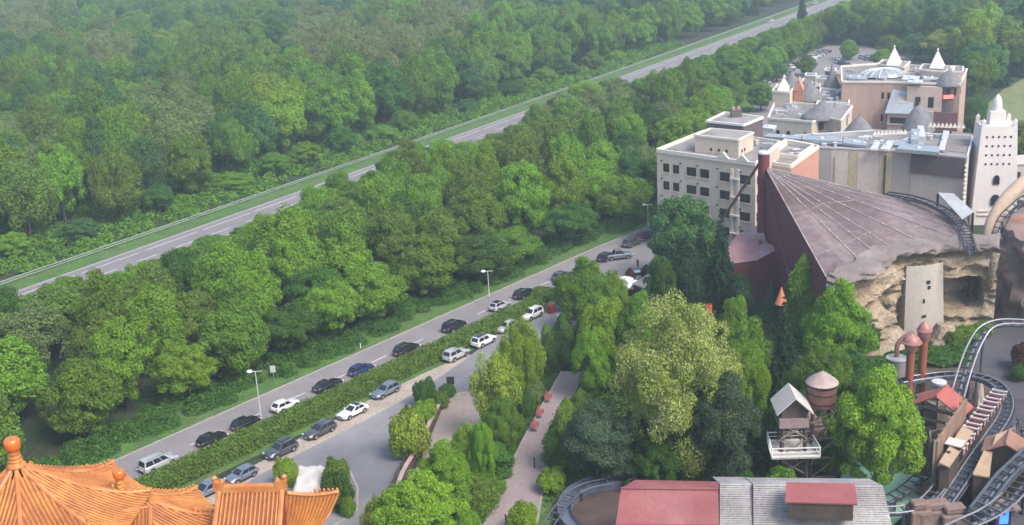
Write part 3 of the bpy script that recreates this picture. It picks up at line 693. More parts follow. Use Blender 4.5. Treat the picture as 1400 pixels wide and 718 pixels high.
car('hatch', 390, 553, WHITEC, 'white hatchback with dark rear window in the road queue', Q, 'hatchback')
car('coupe', 448, 525, BLACK, 'black saloon between the white hatchback and the dark blue car', Q, 'saloon_car')
car('hatch', 494, 504, NAVY, 'dark blue hatchback in the road queue', Q, 'hatchback')
car('suv', 556, 477, BLACK, 'black off-roader with silver roof rails, straight ahead of the blue car', Q, 'off_roader')
car('suv', 621, 445, BLACK, 'black off-roader braking behind the silver hatchback in the queue', Q, 'off_roader')
c = car('hatch', 683, 417, SILV, 'silver hatchback with a black roof in the road queue', Q, 'hatchback')
car('wagon', 717, 400, BLACK, 'black estate car ahead of the silver hatchback in the queue', Q, 'estate_car')
car('hatch', 768, 376, DGREY, 'dark grey hatchback alone behind the bushy tree on the road', Q, 'hatchback')
car('wagon', 830, 350, BLACK, 'black estate car beside the dark pickup at the plaza', Q, 'estate_car')
car('pickup', 845, 349, BGREY, 'dark grey-blue pickup waiting at the edge of the plaza', Q, 'pickup_truck', turn=-38)
car('suv', 864, 331, DGREY, 'dark grey off-roader standing past the plaza pickup', Q, 'off_roader')
car('hatch', 881, 322, RED, 'dark red hatchback near the head of the queue', Q, 'hatchback')
car('hatch', 892, 317, DGREY, 'dark hatchback at the head of the queue under the conifers', Q, 'hatchback')
car('wagon', 281, 669, BGREY, 'blue-grey estate car half hidden by the orange ridge roof', K, 'estate_car', True)
car('hatch', 330, 648, BGREY, 'blue-grey hatchback parked nearest the orange ridge, fully visible', K, 'hatchback', True)
car('suv', 384, 614, DGREY, 'dark grey off-roader with panoramic roof parked by the hedge', K, 'off_roader', True)
car('wagon', 437, 587, DGREY, 'dark grey estate car parked behind the white coupe', K, 'estate_car', True)
car('coupe', 482, 561, WHITEC, 'white coupe with dark glass roof parked by the hedge', K, 'coupe', True)
car('wagon', 527, 533, BGREY, 'grey estate car parked alone beyond the white coupe', K, 'estate_car', True)
car('suv', 623, 484, SILV, 'silver off-roader with red tail lights parked by the hedge', K, 'off_roader')
car('suv', 661, 465, WHITEC, 'white off-roader with black roof parked by the hedge', K, 'off_roader')
car('hatch', 692, 446, SILV, 'silver-blue hatchback half hidden behind the light green tree', K, 'hatchback', True)
car('suv', 727, 429, WHITEC, 'white off-roader parked at the far end of the hedge', K, 'off_roader', True)
car('hatch', 789, 427, DGREY, 'dark hatchback under the conifer beside the footpath', K, 'hatchback', True)
def roof_panel(carlabel, kind, mat):
    for o in list(COL.objects):
        if o.get('label') == carlabel:
            Lc, W, Hh, bt, hd, xw, xrf, xrr, xrb = SPEC[kind]; m = MB(); wt = W/2*.66
            m.add([(xrf-.12, -wt, Hh-.028), (xrf-.12, wt, Hh-.028), (xrr+.1, wt, Hh-.028), (xrr+.1, -wt, Hh-.028), (xrf-.2, 0, Hh+.018), (xrr+.15, 0, Hh+.018)], [(0, 1, 4), (1, 2, 5, 4), (2, 3, 5), (3, 0, 4, 5)])
            p = m.build('roof_panel', mat, None); p.parent = o; p.location = (0, 0, 0.004)
for l, k in (('silver hatchback with a black roof in the road queue', 'hatch'), ('white off-roader with black roof parked by the hedge', 'suv'), ('dark grey off-roader with panoramic roof parked by the hedge', 'suv'), ('white coupe with dark glass roof parked by the hedge', 'coupe')):
    roof_panel(l, k, GLASS)
for kind, (r, _) in CARS.items():
    for ch in list(KIDS.get(r.name, [])):
        for g in KIDS.get(ch.name, []): bpy.data.objects.remove(g)
        bpy.data.objects.remove(ch)
    bpy.data.objects.remove(r)
# cars too far away to show their parts
def farcar(px, py, z, color, label, rz, name='parked_car', group='cars in the far car park', s=1.0):
    if 'far' not in CARS:
        m = MB(); m.obox((-2.2, -.9, .3), (4.4, 0, 0), (0, 1.8, 0), (0, 0, .58)); m.cur = 1
        m.add([(1.0, .85, .88), (1.0, -.85, .88), (-2.0, -.85, .88), (-2.0, .85, .88), (.2, .65, 1.36), (.2, -.65, 1.36), (-1.6, -.65, 1.36), (-1.6, .65, 1.36)], [(0, 1, 5, 4), (1, 2, 6, 5), (2, 3, 7, 6), (3, 0, 4, 7)]); m.cur = 0
        m.add([(.2, .65, 1.36), (.2, -.65, 1.36), (-1.6, -.65, 1.36), (-1.6, .65, 1.36), (-.7, 0, 1.47)], [(0, 1, 4), (1, 2, 4), (2, 3, 4), (3, 0, 4)]); m.cur = 2
        for x in (1.35, -1.35):
            for s in (1, -1): m.tube([(x, s*.72, .33), (x, s*.92, .33)], .33, 10)
        o = m.build('parked_car', [CARP, GLASS, RUBBER], None); CARS['far'] = o; first = True
    else: first = False
    o = CARS['far'] if first else CARS['far'].copy()
    if not first: COL.objects.link(o)
    p = U(px, py, z); o.location = (p.x, p.y, 0.04); o.rotation_euler = (0, 0, rz); o.color = color; o.name = name; return tag(o, label, 'car', group)
fc = [(1064, 104), (1069, 101), (1074, 97.5), (1079, 94.5), (1084, 91), (1090, 88), (1096, 86), (1102, 83), (1108, 80.5), (1114, 77), (1119, 75), (1124, 72), (1129, 70), (1148, 84), (1153, 86), (1158, 88), (1168, 90), (1174, 91), (1182, 78), (1189, 80), (1196, 81), (1201, 79), (1206, 83)]
cc = [WHITEC, SILV, DGREY, WHITEC, BGREY, SILV]
for i, (x, y) in enumerate(fc):
    k = i if i < 13 else i-13
    farcar(x, y, .7, cc[(i*5+i//3) % 6] if i != 12 else RED, f"{ {WHITEC: 'white', SILV: 'silver', DGREY: 'dark', BGREY: 'blue-grey', RED: 'red'}[cc[(i*5+i//3) % 6] if i != 12 else RED]} car, {ordn(k+1)} from the left in the {'tree-side row' if i < 13 else 'right part'} of far car park", R_(20 if i < 13 else -50))
farcar(1053, 28, .7, WHITEC, 'white car driving on the motorway, the nearer one', R_(58), 'moving_car', 'cars on the motorway')
farcar(1114, 3.5, .7, WHITEC, 'white car far off on the motorway at the picture top', R_(58), 'moving_car', 'cars on the motorway')
farcar(1035, 137, .7, WHITEC, 'white car under the trees left of the cream corner tower', R_(50), 'parked_car', 'cars beside the town hotel')
farcar(1047, 113, .7, SILV, 'silver car under the trees above the white one', R_(50), 'parked_car', 'cars beside the town hotel')
farcar(874, 376, .7, WHITEC, 'white car half hidden at the dark kiosk', R_(10), 'parked_car', 'cars at the kiosk')
farcar(1391, 74, .7, WHITEC, 'white vehicle beyond the meadow trees at the right edge', R_(5), 'parked_car', 'vehicles at the meadow')

# ------------------------------------------------------------------ street furniture
LAMPW = pm('lamp_white', (.75, .76, .76), .06, 2, .35)
def street_lamp(bx, by, ty, hx, label, arms=2, side=1):
    b = U(bx, by); h = zat(b, ty); r = thing('street_lamp', label, 'street lamp', b, 'street lamps along the road'); m = MB()
    m.tube([b, b+Vector((0, 0, h*.5)), b+Vector((0, 0, h))], [.095, .075, .06], 10); m.build('pole', WHITEMETAL, r, smooth=40)
    m = MB(); m.tube([b+Vector((-.55, 0, h)), b+Vector((.9, 0, h+.02))], .045, 6); m.build('arm', WHITEMETAL, r)
    m = MB(); m.lathe(b+Vector((-.75, 0, h-.12)), [(.05, 0), (.34, .05), (.40, .16), (.28, .32), (.02, .38)], 14); m.build('lamp_head', LAMPW, r, smooth=50)
    m = MB(); m.lathe(b, [(.16, 0), (.16, .25), (.09, .3)], 10); m.build('base', STEEL, r)
street_lamp(357, 571, 508, 0, 'street lamp with white head rising beside the black hatchback and hedge')
street_lamp(669, 408, 371, 0, 'street lamp on the verge behind the silver hatchback')
street_lamp(886, 309, 280, 0, 'street lamp at the tree edge by the cream block')
def sign(name, bx, by, ty, w, h, label, mat, cat='sign', pole=STEEL):
    b = U(bx, by); z = zat(b, ty); r = thing(name, label, cat, b); m = MB(); m.tube([b, b+Vector((0, 0, z-h*.1))], .05, 6); m.build('post', pole, r)
    m = MB(); m.box(b+Vector((0, -.07, z-h)), (w, .05, h)); m.build('panel', mat, r)
sign('road_sign', 375, 522, 500, .75, 1.0, 'grey-white road sign seen from behind at the tree edge', WHITEMETAL)
sign('notice_board', 617, 537, 515, 1.05, 1.15, 'black square notice board on a post at the court corner', TRIM, 'sign', TRIM)
m = MB(); b = U(493, 476); m.tube([b, b+Vector((0, 0, .55))], .07, 8); m.tube([b+Vector((0, 0, .55)), b+Vector((0, 0, .78))], .075, 8); tag(m.build('marker_post', WHITE, None, loc=b), 'small white marker post in the verge grass', 'post')
def globe_lamp(bx, by, ty, label):
    b = U(bx, by); z = zat(b, ty); r = thing('globe_lamp', label, 'lamp', b); m = MB(); m.tube([b, b+Vector((0, 0, z-.3))], [.06, .045], 8); m.build('pole', DARKMETAL, r)
    m = MB(); m.lathe(b+Vector((0, 0, z-.35)), [(.08, 0), (.3, .12), (.32, .25), (.2, .36), (.01, .38)], 12); m.build('lamp_shade', LAMPW, r, smooth=50)
globe_lamp(765, 455, 430, 'garden lamp with a pale cap beside the small cypress')
globe_lamp(678, 646, 623, 'garden lamp with white cap among the bushes by the footpath')
globe_lamp(727, 566, 556, 'low garden lamp in front of the rounded bush')
REDP = pm('red_enamel', (.22, .02, .022), .2, 1.5, .5)
b = U(754, 428); r = thing('litter_bin', 'dark red round bin at the end of the hedge', 'bin', b); m = MB(); m.lathe(b, [(.55, 0), (.62, .2), (.62, 1.25), (.55, 1.3)], 14); m.build('bin_body', REDP, r, smooth=40); m = MB(); m.lathe(b+Vector((0, 0, 1.3)), [(.64, 0), (.6, .12), (.3, .22), (.01, .24)], 14); m.build('lid', REDP, r, smooth=40)
REDW = pm('red_bench_wood', (.30, .085, .075), .25, 2, .6)
def bench(px, py, label):
    b = U(px, py); r = thing('park_bench', label, 'bench', b, 'red benches along the footpath'); p, q = U(729, 588), U(747, 545); d = (q-p).normalized(); n = Vector((d.y, -d.x, 0)); z = Vector((0, 0, 1))
    m = MB()
    for k in range(4): m.obox(b-d*1.1+n*(.06+k*.14)+z*.42, d*2.2, n*.11, z*.05)
    m.build('seat', REDW, r); m = MB()
    for k in range(3): m.obox(b-d*1.1-n*(.02+k*.04)+z*(.56+k*.15), d*2.2, n*.05, z*.12)
    m.build('backrest', REDW, r)
    for s in (-.9, .85):
        for e in (.02, .5): m = MB(); m.obox(b+d*s+n*e, d*.06, n*.06, z*.43); m.build('leg', DARKMETAL, r)
bench(729, 586, 'red bench nearest the camera of the footpath benches'); bench(736, 568, 'red bench in the middle of the footpath benches'); bench(747, 547, 'red bench farthest along the footpath by the pale dome bush')
for i, (x, y, t, l) in enumerate(((731, 640, 627, 'dark bollard standing in the middle of the footpath'), (692, 718, 704, 'dark bollard at the lower end of the footpath'))):
    b = U(x, y); m = MB(); h = zat(b, t); m.tube([b, b+Vector((0, 0, h))], .09, 8); m.lathe(b+Vector((0, 0, h)), [(.11, 0), (.1, .08), (.01, .12)], 8); tag(m.build('bollard', DARKMETAL, None, loc=b), l, 'bollard')
# low red wall with pale coping along the court
CO = pm('pale_coping', (.38, .28, .26), .2, 1, .9); MAR = pm('maroon_render', (.12, .045, .045), .3, .8, .9)
r = thing('garden_wall', 'low maroon wall with pale coping between drive and court', 'wall', U(590, 590)); wp = G((541, 682), (552, 655), (566, 630), (584, 596), (600, 564), (613, 541)); m = MB(); m2 = MB(); m3 = MB()
for a, b in zip(wp, wp[1:]):
    m.bar(a+Vector((0, 0, .5)), b+Vector((0, 0, .5)), .35, 1.0); m2.bar(a+Vector((0, 0, 1.06)), b+Vector((0, 0, 1.06)), .5, .10)
m.build('wall', MAR, r); m2.build('coping', CO, r)
for a, b in zip(wp, wp[1:]): m3.bar(a+Vector((-.8, 0, .22)), b+Vector((-.8, 0, .22)), .25, .45)
r = thing('timber_fence', 'dark low timber fence beside the maroon wall', 'fence', wp[1]); fl = [p+Vector((-.9, -.2, 0)) for p in wp[:5]]; m = MB()
for a, b in zip(fl, fl[1:]): m.bar(a+Vector((0, 0, .9)), b+Vector((0, 0, .9)), .10, .12); m.bar(a+Vector((0, 0, .45)), b+Vector((0, 0, .45)), .08, .1)
m.build('rail', WOODD, r)
for a, b in zip(fl, fl[1:]):
    for k in range(2): m = MB(); m.box(lerp(a, b, k/2), (.14, .14, 1.05)); m.build('post', WOODD, r)
# pale tarpaulin over crates beside the yard
TARP = pm('pale_tarpaulin', (.52, .49, .46), .15, .7, .8, bump=.4)
b = U(420, 668); m = MB(); gx, gy = 12, 10; pts = []
for j in range(gy):
    for i in range(gx):
        u, v = i/(gx-1), j/(gy-1); e = min(u, 1-u, v, 1-v)*6; h = min(1, e)*1.5*(1+.25*mnoise.noise((u*4, v*4, 0)))+.02; pts.append(U(398+46*u+6*v, 682-38*v, 0)+Vector((0, 0, h)))
m.add(pts, [(j*gx+i, j*gx+i+1, (j+1)*gx+i+1, (j+1)*gx+i) for j in range(gy-1) for i in range(gx-1)]); tag(m.build('tarpaulin', TARP, None, loc=b, smooth=60), 'pale tarpaulin cover between two bushes behind the orange roof', 'tarpaulin')
# dark flat kiosk by the plaza
b = U(880, 402); r = thing('kiosk', 'dark kiosk with a grey flat roof beside the conifers', 'kiosk', b); t = [U(866, 388, 3), U(899, 368, 3), U(915, 384, 3), U(893, 399, 3)]; m = MB(); m.prism(t, 0, 2.85); m.build('wall', DARKMETAL, r); m = MB(); c = sum(t, Vector())/4
m.prism([c+(p-c)*1.06 for p in t], 2.86, 3.05); m.build('roof', ROOFGREY, r)
for i, (x, y) in enumerate(((868, 397), (852, 402), (855, 392))):
    b = U(x, y+5); r = thing('parasol', ['white parasol nearest the kiosk', 'white parasol nearest the bushy tree', 'small white parasol behind the other two'][i], 'parasol', b, 'white parasols by the kiosk'); m = MB(); m.tube([b, b+Vector((0, 0, 2.3))], .04, 6); m.build('pole', STEEL, r); m = MB(); m.lathe(b+Vector((0, 0, 2.0)), [(1.5, 0), (.8, .25), (.02, .55)], 8); m.build('canopy', WHITE, r, fix=False)
# ================================================================== orange tiled pavilions
TILE = pm('orange_glazed_tile', (.50, .195, .042), .3, .8, .55, fine=.2, tint=(.40, .14, .036), spec=.35)
PAN = pm('orange_pan_tile', (.23, .075, .02), .3, .8, .7, fine=.2); RIDGE = pm('orange_ridge_tile', (.44, .15, .045), .25, 1.2, .5, tint=(.50, .23, .07)); FINI = pm('glazed_finial', (.60, .14, .02), .12, 2, .2, spec=.7)
REDWOOD = pm('red_lacquer', (.22, .03, .025), .2, 1, .5)
def pavilion(name, c, Rr, drop, n, a0, label, zbase=0.0, power=1.55, lift=.35, fin=1.0):
    """n-sided tented roof with swept-up hips, tile ribs and a drum finial"""
    c = Vector(c); r = thing(name, label, 'pavilion', (c.x, c.y, 0)); z0 = c.z
    def zprof(t): return z0-drop*(1-max(0, 1-t)**power)       # t: 0 peak .. 1 eave
    half = math.pi/n; base = MB(); ribs = MB(); 
    for k in range(n):
        a = a0+2*math.pi*k/n; d = Vector((math.cos(a), math.sin(a), 0)); s = Vector((-d.y, d.x, 0)); ap = Rr*math.cos(half); hw = ap*math.tan(half)
        def P(t, f): # f -1..1 across the width
            e = lift*max(0, t-.45)**2/.3*abs(f)**2.2
            return Vector((c.x, c.y, zprof(t)+e))+d*ap*t+s*hw*t*f
        nt_, nf = 9, 8; vs = [P(i/nt_, -1+2*j/nf) for i in range(1, nt_+1) for j in range(nf+1)]
        base.add(vs, [(i*(nf+1)+j, i*(nf+1)+j+1, (i+1)*(nf+1)+j+1, (i+1)*(nf+1)+j) for i in range(nt_-1) for j in range(nf)])
        m = int(hw*2/.37)
        for q in range(m+1):
            x = -hw+hw*2*(q+.5)/(m+1); t0 = max(.05, abs(x)/hw); 
            if t0 > .96: continue
            pts = [P(t0+(1-t0)*i/6, x/(hw*(t0+(1-t0)*i/6))) for i in range(7)]
            ribs.tube([p+Vector((0, 0, .03)) for p in pts], .105, 6)
    base.build('roof_deck', PAN, r, smooth=30, fix=False); ribs.build('tile_rows', TILE, r, smooth=60, fix=False)
    for k in range(n):
        a = a0+half+2*math.pi*k/n; d = Vector((math.cos(a), math.sin(a), 0)); m = MB()
        pts = [Vector((c.x, c.y, zprof(t)+lift*max(0, t-.45)**2/.3+.12))+d*Rr*t for t in [i/12 for i in range(13)]]
        m.tube(pts, [.20]*13, 7)
        for i in range(6):                                    # little ridge figures
            t = .70+.05*i; p = Vector((c.x, c.y, zprof(t)+lift*max(0, t-.45)**2/.3+.25))+d*Rr*t; hgt_ = .34 if i else .6
            m.lathe(p, [(.13, 0), (.10, hgt_*.5), (.14, hgt_*.7), (.02, hgt_)], 6)
        m.build('hip_ridge', RIDGE, r, smooth=45, fix=False)
    m = MB(); m.lathe((c.x, c.y, z0-.15), [(.70*fin, 0), (.62*fin, .2), (.50*fin, .35), (.52*fin, .5), (.44*fin, .62), (.47*fin, .8), (.40*fin, .95), (.43*fin, 1.15), (.40*fin, 1.3*fin)], 18); m.build('finial_base', TILE, r, smooth=30)
    m = MB(); m.lathe((c.x, c.y, z0+1.05*fin), [(.40*fin, 0), (.56*fin, .25*fin), (.60*fin, .6*fin), (.58*fin, .85*fin), (.40*fin, 1.0*fin), (.12*fin, 1.05*fin), (.02, 1.0*fin)], 20); m.build('finial', FINI, r, smooth=60)
    m = MB(); pl = [c+Vector((math.cos(a0+half+2*math.pi*k/n), math.sin(a0+half+2*math.pi*k/n), 0))*Rr*.72 for k in range(n)]; m.prism(pl, 0, z0-drop-.1); m.build('wall', REDWOOD, r)
    return r
ca_ = math.pi/8
pavA = U(22, 634, 22); pavilion('tiled_pavilion', pavA, 10.3, 5.3, 8, R_(18.5)+ca_, 'big orange tiled octagonal pavilion roof with the taller finial', fin=1.15)
pavB = U(166, 668, 17.5); pavilion('tiled_pavilion', pavB, 8.2, 4.3, 8, R_(12)+ca_, 'smaller orange tiled pavilion roof behind, with the slim finial', fin=.9)
# long ridged roof with a hipped skirt at its right end
def ribroof(mb, a, b, c, d, pitch=.36, r=.105, sag=.25):
    """rows of tiles from the ridge a-b down to the eave d-c"""
    n = max(2, int((b-a).length/pitch))
    for i in range(n+1):
        p, q = lerp(a, b, i/n), lerp(d, c, i/n); mb.tube([lerp(p, q, t)-Vector((0, 0, sag*math.sin(math.pi*t))) + Vector((0, 0, .05)) for t in (0, .25, .5, .75, 1)], r, 5)
def deck(mb, a, b, c, d, sag=.25):
    n = 6; vs = []
    for i in range(n+1):
        t = i/n; o = Vector((0, 0, -sag*math.sin(math.pi*t))); vs += [lerp(a, d, t)+o, lerp(b, c, t)+o]
    mb.add(vs, [(2*i, 2*i+1, 2*i+3, 2*i+2) for i in range(n)])
a, b = U(300, 672, 16.5), U(386, 670, 16.5); dn = Vector((0, -6.5, -4.3)); bk = Vector((0, 5.0, -3.6))
a2, b2 = a+dn+(a-b).normalized()*.2, b+dn
rr_ = thing('ridged_roof_hall', 'orange tiled hall with straight red ridge and upturned ridge ends', 'hall', (a.x, a.y, 0))
m = MB(); deck(m, a, b, b2, a2); deck(m, b, a, a+bk, b+bk); m.build('roof_deck', PAN, rr_, fix=False); m = MB(); ribroof(m, a, b, b2, a2); ribroof(m, b, a, a+bk, b+bk); m.build('tile_rows', TILE, rr_, smooth=60, fix=False)
m = MB(); u = (b-a).normalized(); m.obox(a-u*.3+Vector((0, -.25, -.05)), u*((b-a).length+.6), Vector((0, .5, 0)), Vector((0, 0, .55))); m.tube([a+Vector((0, 0, .52)), b+Vector((0, 0, .52))], .2, 8); m.build('ridge', RIDGE, rr_)
for p, s in ((a, -1), (b, 1)):
    m = MB(); m.prism([p+u*s*x+Vector((0, y, 0)) for x, y in ((-.55, -.28), (.45, -.28), (.45, .28), (-.55, .28))], p.z+.1, p.z+1.0); m.lathe(p+u*s*.3+Vector((0, 0, .95)), [(.26, 0), (.22, .25), (.3, .4), (.05, .62)], 8); m.lathe(p-u*s*.35+Vector((0, 0, .95)), [(.2, 0), (.14, .2), (.02, .3)], 8); m.build('ridge_ornament', RIDGE, rr_, bevel=.04)
for p, q in ((a, a2), (b, b2)): m = MB(); m.tube([lerp(p, q, t)-Vector((0, 0, .25*math.sin(math.pi*t)-.15)) for t in (0, .2, .4, .6, .8, 1)], .24, 7); m.build('verge_ridge', RIDGE, rr_, smooth=40)
m = MB(); m.prism([a+dn*.9, b+dn*.9, b+bk*.9, a+bk*.9], 0, a.z-4.0); m.add([a+dn*.9, a+bk*.9, a-Vector((0, 0, .3))], [(0, 1, 2)]); m.add([b+dn*.9, b+bk*.9, b-Vector((0, 0, .3))], [(0, 1, 2)]); m.build('wall', REDWOOD, rr_)
h0, h1, h2, h3 = U(392, 676, 15.6), U(463, 674, 14.4), U(436, 724, 11.6), U(386, 724, 12.6)
hr = thing('hipped_roof_wing', 'orange tiled hip wing with an upturned corner right of the straight ridge', 'hall', (h0.x, h0.y, 0))
m = MB(); deck(m, h0, h1, h2, h3, .35); m.build('roof_deck', PAN, hr, fix=False); m = MB(); ribroof(m, h0, h1, h2, h3, sag=.35)
m.build('tile_rows', TILE, hr, smooth=60, fix=False); m = MB()
m.tube([lerp(h0, h1, t)+Vector((0, 0, .15-.25*math.sin(math.pi*t))) for t in [i/8 for i in range(9)]], .2, 7)
for i in range(6):
    p = lerp(h0, h1, .55+.085*i); m.lathe(p+Vector((0, 0, .1)), [(.13, 0), (.10, .2), (.14, .3), (.02, .45)], 6)
m.build('hip_ridge', RIDGE, hr, smooth=40, fix=False); m = MB(); m.tube([h1, lerp(h1, h2, .5)-Vector((0, 0, .3)), h2], .12, 6); m.build('eave', RIDGE, hr)
m = MB(); cc_ = (h0+h1+h2+h3)/4; m.prism([cc_+(p-cc_)*.72 for p in (h0, h1, h2, h3)], 0, 10.6); m.build('wall', REDWOOD, hr)
# small porch roof in front of the big pavilion
p0, p1 = U(160, 702, 16.8), U(206, 694, 16.8); e0, e1 = p0+Vector((.3, -3.4, -1.7)), p1+Vector((.6, -3.2, -1.7)); pr = thing('porch_roof', 'small orange porch roof between the two pavilion roofs', 'porch', (p0.x, p0.y, 0))
m = MB(); deck(m, p0, p1, e1, e0, .12); m.build('roof_deck', PAN, pr, fix=False); m = MB(); ribroof(m, p0, p1, e1, e0, .3, .07, .12); m.build('tile_rows', TILE, pr, smooth=60, fix=False); m = MB(); m.tube([p0+Vector((0, 0, .1)), p1+Vector((0, 0, .1))], .17, 7); m.build('ridge', RIDGE, pr)
m = MB(); m.tube([p1+Vector((0, 0, .1)), e1+Vector((0, 0, .15))], .2, 7); m.build('verge_ridge', RIDGE, pr); m = MB(); m.prism([p0+Vector((0, 1, 0)), p1+Vector((0, 1, 0)), lerp(p1, e1, .8), lerp(p0, e0, .8)], 0, 14.9); m.build('wall', REDWOOD, pr)

# ================================================================== buildings
CREAM = pm('cream_render', (.62, .53, .42), .20, .3, .9, fine=.08, tint=(.53, .45, .36), streak=True); CREAMD = pm('cream_trim', (.66, .60, .52), .08, .5, .9); FRAME = pm('dark_window_frame', (.06, .03, .03), .2, 2, .6)
TERRA = pm('terracotta_render', (.46, .315, .25), .22, .3, .9, fine=.08, tint=(.38, .265, .215), streak=True); PINKR = pm('pale_pink_render', (.52, .40, .34), .12, .3, .9, streak=True); THATCH = pm('grey_thatch', (.20, .195, .205), .3, 1.2, 1.0, bump=.6, fine=.25, streak=True)
TOWERW = pm('white_plaster', (.66, .60, .57), .07, .2, .9, fine=.04, streak=True); DKBROWN = pm('dark_brown_cladding', (.11, .085, .09), .15, .4, .8); PANG = pm('grey_panel', (.36, .33, .32), .10, .15, .85, fine=.04, streak=True); PANY = pm('ochre_panel', (.42, .37, .25), .10, .2, .85, streak=True)
ORNG = pm('salmon_render', (.50, .25, .18), .12, .25, .9, tint=(.46, .21, .15)); DUCT = pm('duct_metal', (.36, .40, .43), .15, .5, .45, metal=.4); PANW = pm('pale_panel', (.50, .45, .41), .10, .2, .85, streak=True)
WIN = {}
def window(parent, p, q, s, z, w, h, style='frame', mat=None, label=None):
    """a window on the wall that runs from p to q, s metres from p, its sill at height z"""
    p, q = Vector((p[0], p[1], 0)), Vector((q[0], q[1], 0)); u = (q-p).normalized(); key = (round(w, 2), round(h, 2), style)
    if key not in WIN:
        m = MB(); fw = .10
        if style == 'arch':
            pts = [(-w/2, 0), (w/2, 0), (w/2, h*.6)]+[(w/2*math.cos(a), h*.6+h*.4*math.sin(a)) for a in [math.pi*k/8 for k in range(1, 8)]]+[(-w/2, h*.6)]
            m.add([(x, -.03, y) for x, y in pts], [tuple(range(len(pts)))]); m.cur = 1
            for i in range(len(pts)): a, b = pts[i], pts[(i+1) % len(pts)]; m.bar((a[0], -.05, a[1]), (b[0], -.05, b[1]), .12, .10)
        else:
            m.add([(-w/2, -.03, 0), (w/2, -.03, 0), (w/2, -.03, h), (-w/2, -.03, h)], [(0, 1, 2, 3)]); m.cur = 1
            for x in (-w/2, w/2-fw): m.obox((x, -.08, 0), (fw, 0, 0), (0, .08, 0), (0, 0, h))
            for zz in (0, h-fw): m.obox((-w/2+fw, -.08, zz), (w-2*fw, 0, 0), (0, .08, 0), (0, 0, fw))
            if style == 'frame' and w > 1: m.obox((-.04, -.07, fw), (.08, 0, 0), (0, .07, 0), (0, 0, h-2*fw))
            m.cur = 2; m.obox((-w/2-.1, -.18, -.10), (w+.2, 0, 0), (0, .18, 0), (0, 0, .09))
        o = m.build('window', [GLASS, mat or FRAME, CREAMD], None, fix=False); WIN[key] = o; first = True
    else: first = False
    o = WIN[key] if first else WIN[key].copy()
    if not first: COL.objects.link(o)
    o.name = 'window'; o.parent = parent; b = Vector(parent.location); o.location = p+u*s+Vector((0, 0, z))-b; o.rotation_euler = (0, 0, math.atan2(u.y, u.x)); return o
def parapet(mb, pts, z, h=.7, t=.35, close=True):
    n = len(pts)
    for i in range(n if close else n-1):
        a, b = Vector(pts[i]), Vector(pts[(i+1) % n]); a = Vector((a.x, a.y, z+h/2)); b = Vector((b.x, b.y, z+h/2)); mb.bar(a, b, t, h)
def quad_px(q, z): return [U(x, y, z) for x, y in q]
def flat_block(name, label, q, z, wall, roofm=None, cat='building', z0=0, par=.6, capm=None, cap=True):
    """block whose roof corners were measured in the photograph at height z"""
    P = quad_px(q, z); r = thing(name, label, cat, (P[0].x, P[0].y, 0)); m = MB(); m.prism(P, z0, z); m.build('wall', wall, r)
    c = sum(P, Vector())/len(P); I = [c+(p-c)*.985 for p in P]; m = MB(); m.poly(*[(p.x, p.y, z+.02) for p in I]); m.build('roof', roofm or ROOFGREY, r)
    if cap: m = MB(); parapet(m, P, z-.05, par, .34); m.build('parapet', capm or CREAMD, r)
    return r, P
# cream hotel block at the road
HZ = 18.3
r, P = flat_block('hotel_block', 'cream four-storey hotel block with rows of dark framed windows', ((898, 208), (1033, 227), (1066, 197), (962, 182)), HZ, CREAM, par=.7)
Wp, Wq = P[0], P[1]; ln = (Wq-Wp).length
def sx(px, z=14.0):   # metres along the facade for a measured column
    d = RT*(px-700)+UP*(359-230)+FW*CF; u = (Wq-Wp); den = d.x*u.y-d.y*u.x; s = (Wp.x*d.y-Wp.y*d.x)/den if abs(den) > 1e-9 else 0
    return s*ln
rows_ = [HZ-3.5-3.3*k for k in range(5)]
for zr in rows_:
    for px, w in ((911, 1.0), (924.5, 1.0), (945.5, 1.55), (963.5, 1.45), (991, 1.5), (1019, 1.6)):
        window(r, Wp, Wq, sx(px), zr, w*1.3, 1.6)
m = MB(); nz = Vector((0, 0, 1)); un = (Wq-Wp).normalized(); nn_ = Vector((un.y, -un.x, 0))
for k, px in enumerate((1001.5, 1010)):
    s = sx(px); m.obox(Wp*1+un*(s-.25)-Vector((0, 0, Wp.z))+nn_*.02, un*.5, nn_*.25, nz*(HZ-1))
for zr in rows_: m.obox(Wp+un*(sx(1006)-.9)-nz*(Wp.z-zr-.6)+nn_*.03, un*1.8, nn_*.5, nz*.3)
m.build('pilaster', CREAMD, r)
m = MB()
for px in (989, 1015): # pointed gables on the parapet
    s = sx(px); p = Wp+un*s; m.add([p-un*1.3+nz*.5+nn_*.2, p+un*1.3+nz*.5+nn_*.2, p+nz*1.7+nn_*.2, p-un*1.3+nz*.5-nn_*.2, p+un*1.3+nz*.5-nn_*.2, p+nz*1.7-nn_*.2], [(0, 1, 2), (3, 5, 4), (0, 2, 5, 3), (1, 4, 5, 2), (0, 3, 4, 1)])
m.build('parapet_gable', CREAMD, r)
for zr in rows_:
    for px in (905, 931, 954, 981, 1013): m = MB(); m.box(Wp+un*sx(px)-nz*(Wp.z-zr-2.0)+nn_*.12, (.3, .3, .2)); m.build('floodlight', FRAME, r)
# side wall of the block towards the hall
for zr in rows_[:4]: window(r, P[1], P[2], 1.6, zr, 1.2, 1.4)
for zr in rows_[:4]:
    for s in (4, 8, 12): window(r, P[3], P[0], s, zr, 1.1, 1.4)
